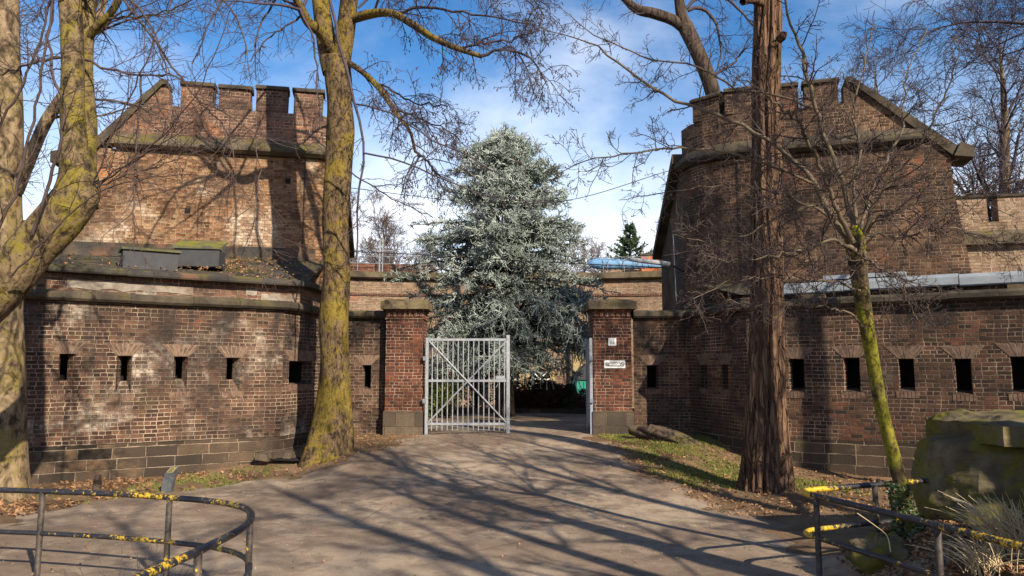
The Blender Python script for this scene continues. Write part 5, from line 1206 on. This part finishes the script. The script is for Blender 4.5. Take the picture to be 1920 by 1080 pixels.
# ---- blue cedar
def cedar():
    Y = 27.0; bx = P(946, 600, Y)[0]; root = thing('blue_cedar', 'large silvery blue conifer standing in the courtyard behind the gate', 'conifer', (bx, Y, 0))
    V, F, p_, r_ = trunk_mesh([(bx, Y, -.2, .34), (bx, Y, 3, .27), (bx + .05, Y, 6, .18), (bx, Y, 9, .08), (bx, Y, 10.0, .03)], 40, 14, flare=(.5, .4, 4), seed=31)
    np_mesh('trunk', V, F, M['bark_dark'], root)
    prof = [(1.6, 2.2), (2.2, 3.0), (3, 3.5), (4, 3.7), (5, 3.55), (6, 3.15), (7, 2.8), (8, 2.2), (8.8, 1.5), (9.4, .85), (9.8, .4), (10.1, .15)]
    zs = np.array([q[0] for q in prof]); rs = np.array([q[1] for q in prof])
    NB = 340; br = []; rr = []
    z = 1.8 + (9.95 - 1.8) * RNG.random(NB) ** .9; z = np.where(z < 8.6, np.round(z / .52) * .52 + RNG.normal(size=NB) * .09, z); L = np.interp(z, zs, rs) * RNG.uniform(.70, 1.10, NB); a = RNG.uniform(0, 2 * math.pi, NB)
    z = np.concatenate([z, [5.3, 5.0, 2.7, 2.5, 2.9]]); L = np.concatenate([L, [4.3, 3.9, 3.6, 3.9, 3.7]]); a = np.concatenate([a, [math.pi * 1.03, math.pi * 1.12, -.35, -.1, -.6]])
    N = 9; NB = len(z); out = np.empty((NB, N, 3)); rad = np.empty((NB, N))
    for i in range(N):
        f = i / (N - 1); rise = .28 * L * f - .38 * L * f * f * np.clip((9.5 - z) / 5, .1, 1.25) + .25 * L * f * np.clip((z - 8) / 2, 0, 1) * 2
        out[:, i] = np.stack([bx + np.cos(a) * L * f, Y + np.sin(a) * L * f, z + rise], 1); rad[:, i] = (.018 + .012 * L) * (1 - f) + .008
    out[:, 1:] += RNG.normal(size=out[:, 1:].shape) * .035
    T = Tubes(); T.addn(out, rad, 4); T.build('branches', M['bark_dark'], root)
    T = Tubes()
    a2, b2 = grow(out, np.full(rad.shape, .02), 14, 6, .95, (30, 70), (.15, 1), droop=-.25, wig=.14, rr=1, rmax=.02, rend=.012, flat=.22, taperlen=.45); T.addn(a2, b2, 3)
    a3, b3 = grow(a2, b2, 11, 4, .22, (30, 75), (.05, 1), droop=.25, wig=.3, rr=1, rmax=.021, rend=.011, taperlen=.2); T.addn(a3, b3, 3)
    a4, b4 = grow(out, np.full(rad.shape, .02), 22, 4, .22, (35, 80), (.3, 1), droop=.4, wig=.2, rr=1, rmax=.021, rend=.011, taperlen=.2); T.addn(a4, b4, 3)
    # hanging sprays under the low boughs
    low = out[z < 4.6]; a5, b5 = grow(low, np.full(low.shape[:2], .02), 12, 6, .8, (50, 90), (.4, 1), droop=-2.2, wig=.15, rr=1, rmax=.019, rend=.010, taperlen=.1); T.addn(a5, b5, 3)
    a6, b6 = grow(a5, b5, 6, 3, .2, (30, 70), (.1, 1), droop=-.4, wig=.25, rr=1, rmax=.019, rend=.010); T.addn(a6, b6, 3)
    T.build('needles', M['cedar'], root)
cedar()
def small_pine():
    b = at0(1182, 500, 47); root = thing('small_pine', 'small dark green pine on the skyline between conifer and dark tower', 'conifer', b)
    V, F, p_, r_ = trunk_mesh([(*b[:2], 0, .2), (*b[:2], 7, .14), (b[0], b[1], 10.9, .03)], 20, 8, seed=33); np_mesh('trunk', V, F, M['bark_dark'], root)
    n = 170; z = RNG.uniform(6.2, 10.9, n); L = np.interp(z, [6, 7.5, 8.8, 9.6, 11], [2.0, 2.0, 1.4, .8, .15]) * RNG.uniform(.5, 1.15, n); a = RNG.uniform(0, 6.28, n); N = 5; out = np.empty((n, N, 3))
    for i in range(N):
        f = i / (N - 1); out[:, i] = np.stack([b[0] + np.cos(a) * L * f, b[1] + np.sin(a) * L * f, z + .35 * L * f * f], 1)
    T = Tubes(); T.addn(out, np.full((n, N), .03), 3)
    a2, b2 = grow(out, np.full((n, N), .03), 34, 3, .34, (20, 75), (.3, 1), droop=.2, wig=.2, rr=1, rmax=.04, rend=.012); T.addn(a2, b2, 3); T.build('needles', M['pine'], root)
small_pine()

# ================================================================== PLANTS AND SMALL THINGS
def leaf_quads(c, size, up=None, curl=.25):
    "bent leaf quads (two triangles pairs) at centres c"
    n = len(c); d = nrm(RNG.normal(size=(n, 3)) * [1, 1, .45]); u = nrm(RNG.normal(size=(n, 3)) * .6 + [0, 0, 1.0]) if up is None else nrm(up + RNG.normal(size=(n, 3)) * .5)
    w = nrm(np.cross(u, d)); s = size * RNG.uniform(.6, 1.25, (n, 1))
    base = c - d * s; tip = c + d * s; l = c + w * s * .55 + u * s * curl; r = c - w * s * .55 + u * s * curl
    V = np.stack([base, r, tip, l], 1).reshape(-1, 3); F = np.arange(4 * n).reshape(n, 4); return V, F
def bush(name, label, cat, base, size, n, leaf, mat, nst=40, stemmat='twig', group=None, lumps=9):
    root = thing(name, label, cat, base, group); base = np.array(base, float)
    cs = RNG.normal(size=(lumps, 3)) * np.array(size) * .36; cs[:, 2] = np.abs(cs[:, 2]) + size[2] * .3
    i = RNG.integers(0, lumps, n); v = nrm(RNG.normal(size=(n, 3))) * (RNG.random((n, 1)) ** .35) * np.array(size) * RNG.uniform(.35, .55, (lumps, 1))[i]
    p = cs[i] + v; p = p[p[:, 2] > .02] + base; V, F = leaf_quads(p, leaf); np_mesh('foliage', V, F, mat, root, False)
    T = Tubes(); st = np.empty((nst, 5, 3)); e = cs[RNG.integers(0, lumps, nst)] + RNG.normal(size=(nst, 3)) * np.array(size) * .15
    for q in range(5): f = q / 4; st[:, q] = base + e * f * [1, 1, 1] + [0, 0, .1 * f * (1 - f)]
    T.addn(st, np.tile(np.linspace(.02, .006, 5), (nst, 1)), 3); T.build('stems', M[stemmat], root); return root
bush('garden_shrub', 'green leafy shrub behind the bars of the closed gate leaf, by its hinge side', 'shrub', at0(842, 790, 26.5), (1.35, 1.0, 1.7), 5200, .05, M['leaf_green'])
bush('garden_shrub', 'dome-shaped dark maroon shrub in the courtyard shade under the conifer', 'shrub', at0(1022, 778, 30), (1.4, 1.2, 1.05), 24000, .055, M['maroon'], lumps=16)
bush('garden_shrub', 'small dark rounded shrub at the right foot of the maroon dome', 'shrub', at0(1058, 778, 29.6), (.6, .6, .65), 7000, .045, M['pine'], lumps=10)
bush('garden_shrub', 'dark evergreen bush behind the middle of the closed gate leaf', 'shrub', at0(895, 780, 32), (2.0, 1.2, 2.6), 7000, .06, M['pine'], lumps=14)
b = np.array(at0(960, 752, 31.5)); root = thing('red_tub', 'bright red tub glimpsed past the free end of the closed gate leaf', 'tub', b)
m = MB(); n = 16
for (r0, z0, r1, z1) in ((.24, .0, .36, .5), (.36, .5, .40, .5), (.40, .5, .40, .57), (.40, .57, .33, .57), (.33, .57, .22, .1)):
    for i in range(n):
        a0, a1 = 2 * math.pi * i / n, 2 * math.pi * (i + 1) / n; q = lambda a, r, z: b + [math.cos(a) * r, math.sin(a) * r, z + .35]
        m.face([q(a0, r0, z0), q(a1, r0, z0), q(a1, r1, z1), q(a0, r1, z1)])
m.build('tub_body', M['red'], root)
m = MB(); m.box(b + [0, 0, .17], (.6, .6, .36)); m.build('plinth', M['concrete'], root)
# low garden kerb in the courtyard
m = MB(); m.box((1.0, 29.0, .07), (8.5, .2, .3)); tag(m.build('bed_kerb', M['block_pillar']), 'low stone kerb edging the shaded shrub bed', 'kerb')

# rotten stump and logs in the grass
b = P(1215, 838, 18.4); b[2] = float(g(b[0], b[1])); root = thing('rotten_stump', 'dark rotten stump with spreading roots lying in the grass below the sign pillar', 'stump', b)
for i, (dx, dy, L, r) in enumerate(((-.28, .1, .75, .10), (-.05, -.05, 1.0, .13), (.18, .05, .95, .11), (.4, .15, .9, .09))):
    s = [(b[0] + dx - .1, b[1] + dy + .15, b[2] + .26, r), (b[0] + dx + .1, b[1] + dy, b[2] + .20, r * 1.1), (b[0] + dx + .1 + L * .5, b[1] + dy - .25, b[2] + .05, r * .8), (b[0] + dx + .1 + L * .85, b[1] + dy - .4, float(g(b[0] + dx + L * .85, b[1] + dy - .4)) - .06, r * .5)]
    V, F, _, _ = trunk_mesh(s, 30, 20, ridges=(6, .22), lump=.12, seed=80 + i); np_mesh('root' if i else 'stump_core', V, F, M['oldwood'], root)

# grass, moss and dead leaves
def scatter(n, x0, x1, y0, y1, fn):
    x = RNG.uniform(x0, x1, n); y = RNG.uniform(y0, y1, n); k_ = fn(x, y); return x[k_], y[k_]
def clump(x, y, sc=1.0, s=0.0): return .5 + .5 * np.sin(x * 2.1 * sc + s) * np.sin(y * 1.9 * sc + 1.3 * s) + .25 * np.sin(x * 7.7 * sc + y * 5 * sc)
def blades(x, y, h, w, seed=0):
    n = len(x); z = g(x, y) + .0; a = RNG.uniform(0, 6.28, n); hh = h * RNG.uniform(.5, 1.3, n); lx = RNG.normal(size=n) * .5 * hh; ly = RNG.normal(size=n) * .5 * hh
    dx, dy = np.cos(a) * w, np.sin(a) * w
    V = np.stack([np.stack([x - dx, y - dy, z - .01], 1), np.stack([x + dx, y + dy, z - .01], 1), np.stack([x + lx + dx * .2, y + ly + dy * .2, z + hh], 1), np.stack([x + lx - dx * .2, y + ly - dy * .2, z + hh], 1)], 1).reshape(-1, 3)
    return V, np.arange(4 * n).reshape(n, 4)
def inwallR(x, y):
    ok = y < 19.9
    for a, b_ in zip(RP_[1:3], RP_[2:4]):
        t = V2(b_) - V2(a); nx, ny = -t[1], t[0]; ok &= ~(((x - a[0]) * nx + (y - a[1]) * ny) * (1) < -.05) if False else ok
    return ok
gx, gy = scatter(55000, 2.2, 8.2, 13.6, 19.7, lambda x, y: (path_d(x, y) < -.02 - .3 * clump(x, y, 1.5)) & (clump(x, y, 1.2, 2) + .35 * np.sin(x * 9 + 4 * np.sin(y * 6)) * np.sin(y * 8.3) > .38) & ((y < 19.7)) & (x - 4.72 < .0 + (20 - y) * .30) & ((y - 17.35) < -(x - 5.45) * .62 + .35 + (x < 5.45) * 9))
V, F = blades(gx, gy, .045, .008); tag(np_mesh('grass', V, F, M['grass'], None, False), kind='stuff')
gx, gy = scatter(6000, -7.2, -5.0, 12.6, 16.6, lambda x, y: (path_d(x, y) < .15) & (clump(x, y, 1.6, 1) > .5) & (y < 14.55 + (x + 9.75) * .63 - .1))
V, F = blades(gx, gy, .05, .007); tag(np_mesh('wall_foot_grass', V, F, M['grass'], None, False), kind='stuff')
def leaves(name, n, x0, x1, y0, y1, fn, size, extra=.012):
    x, y = scatter(n, x0, x1, y0, y1, fn); z = g(x, y) + extra + RNG.random(len(x)) * .02
    V, F = leaf_quads(np.stack([x, y, z], 1), size, np.array([0, 0, 1.0])); tag(np_mesh(name, V, F, M['leaf'], None, False), kind='stuff')
leaves('dead_leaves', 5500, -9.6, -5.2, 11.5, 16.4, lambda x, y: (path_d(x, y) < .1) & (RNG.random(len(x)) < np.clip(clump(x, y, 1.1, 4) - .1, .05, 1) * np.where(x < -6.5, 1, .35)), .05)
leaves('bed_leaves', 12000, 3.3, 6.2, 4.2, 8.8, lambda x, y: (g(x, y) > -.45) & (RNG.random(len(x)) < np.clip(clump(x, y, 2, 1) + .2, .1, 1)), .04)
leaves('bed_leaf_litter', 3500, -7.5, -2.6, 3.5, 7.4, lambda x, y: RNG.random(len(x)) < np.clip(clump(x, y, 1.7, 3), .1, 1), .035)
leaves('verge_leaves', 4500, 2.2, 7.6, 11.5, 19.4, lambda x, y: (path_d(x, y) < .25), .035)
leaves('path_debris', 1500, -6.5, 5, 5, 19.5, lambda x, y: path_d(x, y) > .0, .018, .03)
leaves('root_leaves', 1200, -6, -2.3, 15.6, 19.6, lambda x, y: path_d(x, y) < .3, .03)

x, y = scatter(5200, -6.5, 5, 4.5, 19.5, lambda x, y: (path_d(x, y) > .0) & (RNG.random(len(x)) < .25 + .75 * np.clip(clump(x, y, .8, 5), 0, 1)))
V, F = leaf_quads(np.stack([x, y, g(x, y) + .028], 1), .009, np.array([0, 0, 1.0]), .5); tag(np_mesh('grit', V, F, M['gritmat'], None, False), kind='stuff')
V, F = leaf_quads(ROOFLEAF, .04, np.array([0, 0, 1.0])); tag(np_mesh('roof_leaves', V, F, M['leaf'], None, False), kind='stuff')
# ivy at the foot of the slender tree
n = 1500; a = RNG.uniform(0, 6.28, n); h = RNG.random(n) ** 1.6 * .62; r = .10 + .34 * np.exp(-h / .10) * RNG.random(n) ** .5 + .015 * RNG.random(n)
cx = np.interp(h, [0, .6], [tb[0] + .02, tb[0] - .13])
V, F = leaf_quads(np.stack([cx + np.cos(a) * r, tb[1] + np.sin(a) * r, tb[2] - .10 + h], 1), .026, np.stack([np.cos(a), np.sin(a), np.full(n, .5)], 1), .1)
iv = thing('ivy', 'dark glossy ivy creeping up the foot of the slender mossy tree', 'ivy', tb); np_mesh('leaves', V, F, M['ivy'], iv, False)
# rocks edging the bed
for i, (u, v, Y, s) in enumerate(((1655, 990, 8.0, .34), (1610, 1070, 6.9, .30))):
    b = P(u, v, Y); b[2] = float(g(b[0], b[1])) + .05; n1, n2 = 16, 24; ph = np.linspace(0, math.pi, n1)[:, None]; th = np.linspace(0, 2 * math.pi, n2, endpoint=False)[None]
    rr = s * (1 + .14 * np.sin(3 * th + i) * np.sin(2 * ph) + .1 * np.cos(2 * th + 4 * ph) + .06 * np.sin(7 * th + 3 * ph)); rr = np.minimum(rr, s * 1.05)
    Vr = np.stack([b[0] + rr * np.sin(ph) * np.cos(th), b[1] + rr * .8 * np.sin(ph) * np.sin(th), b[2] + rr * .62 * np.cos(ph) * np.ones_like(th)], -1).reshape(-1, 3)
    idx = np.arange(n1 * n2).reshape(n1, n2); Fr = np.stack([idx[:-1], idx[1:], np.roll(idx, -1, 1)[1:], np.roll(idx, -1, 1)[:-1]], -1).reshape(-1, 4)
    tag(rough(np_mesh('edging_rock', Vr, Fr, M['concrete'], None, True), .22, .16, 1), ('mossy rock at the foot of the slender tree, inside the bent railing', 'mossy rock nearest the viewer, under the lower rail of the planting bed')[i], 'rock', 'rocks edging the planting bed')
# dry grass
def dry_tuft(name, label, c, n, h, spread, mat, r, group=None, fwd=(0, 0), N=9):
    T = Tubes(); a = RNG.uniform(0, 6.28, n); c = np.array(c); hh = h * RNG.uniform(.55, 1.15, n); lean = spread * RNG.uniform(.2, 1.1, n); b0 = RNG.normal(size=(n, 2)) * .09
    out = np.empty((n, N, 3))
    for i in range(N):
        f = i / (N - 1); out[:, i] = np.stack([c[0] + b0[:, 0] + (np.cos(a) * lean + fwd[0] * hh) * f ** 1.7, c[1] + b0[:, 1] + (np.sin(a) * lean + fwd[1] * hh) * f ** 1.7, c[2] - .03 + hh * (f - .34 * lean / h * f ** 3)], 1)
    T.addn(out, np.tile(np.linspace(r, r * .3, N), (n, 1)), 3); tag(T.build(name, M[mat], None), label, 'dry grass' if mat == 'drygrass' else 'twigs', group)
for (u, v, Y, n, h, lab) in ((1905, 985, 7.0, 110, .62, 'tall tuft of tan dry grass arching at the right edge before the abutment'), (1850, 1000, 6.8, 45, .40, 'sparser tuft of dry grass left of the tall tan one')):
    b = P(u, v, Y); b[2] = float(g(b[0], b[1])); dry_tuft('dry_grass_tuft', lab, b, int(n * 1.9), h, .45, 'drygrass', .006, 'dry grass tufts', (-.35, 0))
for (u, v, Y, n, h, lab) in ((245, 1075, 6.0, 34, .72, 'thin leafless bush of brown twigs inside the left railing'), (160, 1085, 6.0, 14, .45, 'few thin dry stalks left of the leafless bush in the railed bed')):
    b = P(u, v, Y); b[2] = float(g(b[0], b[1])); T = Tubes(); nn = n; a = RNG.uniform(0, 6.28, nn); out = np.empty((nn, 7, 3)); hh = h * RNG.uniform(.5, 1.1, nn); ln = .4 * h * RNG.normal(size=(nn, 2)); b0 = RNG.normal(size=(nn, 2)) * .10
    for i in range(7): f = i / 6; out[:, i] = np.stack([b[0] + b0[:, 0] + ln[:, 0] * f, b[1] + b0[:, 1] + ln[:, 1] * f, b[2] - .05 + hh * f], 1)
    out[:, 1:] += RNG.normal(size=out[:, 1:].shape) * .008
    T.addn(out, np.tile(np.linspace(.0042, .0016, 7), (nn, 1)), 4); a1, b1 = grow(out, np.full((nn, 7), .002), 6, 5, .22, (20, 55), (.25, 1), wig=.12, rr=1, rmax=.002, rend=.0012); T.addn(a1, b1, 3)
    tag(T.build('leafless_bush', M['twig'], None), lab, 'bush', 'leafless bushes in the railed bed')
# pale stray stems over the right bed
m = MB(); q = resample([(*P(1607, 962, 8.0), 1), (*P(1640, 985, 7.9), 1), (*P(1662, 1003, 7.8), 1), (*P(1670, 1035, 7.7), 1)], 14)[0]; m.tube(q, .005, 5)
tag(m.build('bramble_stem', M['drygrass']), 'single pale curved stem leaning over the railed bed beside the mossy rock', 'stem')

# ================================================================== LIGHT
SUN_AZ = math.atan2(0.58, -0.815); EL = R(31)
w = bpy.data.worlds.new("World"); SC.world = w; w.use_nodes = True; nt = w.node_tree; bg = nt.nodes['Background']
sky = nt.nodes.new('ShaderNodeTexSky'); sky.sky_type = 'NISHITA'; sky.sun_disc = False; sky.sun_elevation = EL; sky.sun_rotation = SUN_AZ; sky.altitude = 100; sky.air_density = 1.0; sky.dust_density = 0.2; sky.ozone_density = 4.0
def wn(ty, **k):
    n = nt.nodes.new(ty)
    for a_, b_ in k.items(): setattr(n, a_, b_)
    return n
L = nt.links.new
tc = wn('ShaderNodeTexCoord'); sp = wn('ShaderNodeSeparateXYZ'); L(tc.outputs['Generated'], sp.inputs[0])
def wm(op, a, b=0.0, clamp=False):
    n = wn('ShaderNodeMath', operation=op, use_clamp=clamp)
    for s_, v_ in zip(n.inputs, (a, b)):
        if isinstance(v_, bpy.types.NodeSocket): L(v_, s_)
        else: s_.default_value = v_
    return n.outputs[0]
zz = wm('ADD', wm('MAXIMUM', sp.outputs[2], 0.0), 0.16)
cb = wn('ShaderNodeCombineXYZ'); L(wm('DIVIDE', sp.outputs[0], zz), cb.inputs[0]); L(wm('DIVIDE', sp.outputs[1], zz), cb.inputs[1])
n1 = wn('ShaderNodeTexNoise'); L(cb.outputs[0], n1.inputs['Vector']); n1.inputs['Scale'].default_value = 0.75; n1.inputs['Detail'].default_value = 9; n1.inputs['Roughness'].default_value = .58; n1.inputs['Distortion'].default_value = .35
mr = wn('ShaderNodeMapRange', interpolation_type='SMOOTHSTEP'); L(n1.outputs['Fac'], mr.inputs[0]); mr.inputs[1].default_value = .47; mr.inputs[2].default_value = .72
hz = wn('ShaderNodeMapRange', interpolation_type='SMOOTHSTEP'); L(sp.outputs[2], hz.inputs[0]); hz.inputs[1].default_value = .40; hz.inputs[2].default_value = .12; hz.inputs[3].default_value = 0; hz.inputs[4].default_value = .85
n2 = wn('ShaderNodeTexNoise'); L(cb.outputs[0], n2.inputs['Vector']); n2.inputs['Scale'].default_value = 1.9; n2.inputs['Detail'].default_value = 8; n2.inputs['Roughness'].default_value = .6
h2 = wm('MULTIPLY', hz.outputs[0], wm('ADD', wm('MULTIPLY', n2.outputs['Fac'], 1.6), .15))
cl = wm('ADD', wm('MULTIPLY', mr.outputs[0], .62), h2, True)
mx = wn('ShaderNodeMix', data_type='RGBA'); L(cl, mx.inputs[0]); hs = wn('ShaderNodeHueSaturation'); hs.inputs['Saturation'].default_value = 1.22; hs.inputs['Value'].default_value = 1.6; L(sky.outputs[0], hs.inputs['Color']); L(hs.outputs[0], mx.inputs[6]); mx.inputs[7].default_value = (12.5, 13.0, 13.8, 1)
L(mx.outputs[2], bg.inputs[0]); bg.inputs[1].default_value = 0.06
sd_ = bpy.data.lights.new('sun', 'SUN'); sd_.energy = 5.0; sd_.angle = R(.53); sd_.color = (1.0, .885, .71)
so = bpy.data.objects.new('sun', sd_); COL.objects.link(so); so.location = (10, -12, 20)
dv = Vector((math.sin(SUN_AZ) * math.cos(EL), math.cos(SUN_AZ) * math.cos(EL), math.sin(EL))); so.rotation_euler = dv.to_track_quat('Z', 'Y').to_euler()
vs = SC.view_settings; vs.view_transform = 'Standard'; vs.look = 'None'; vs.exposure = 0.88; vs.gamma = 1; vs.use_curve_mapping = False
SC.cycles.max_bounces = 6; SC.cycles.diffuse_bounces = 3; SC.cycles.transparent_max_bounces = 4
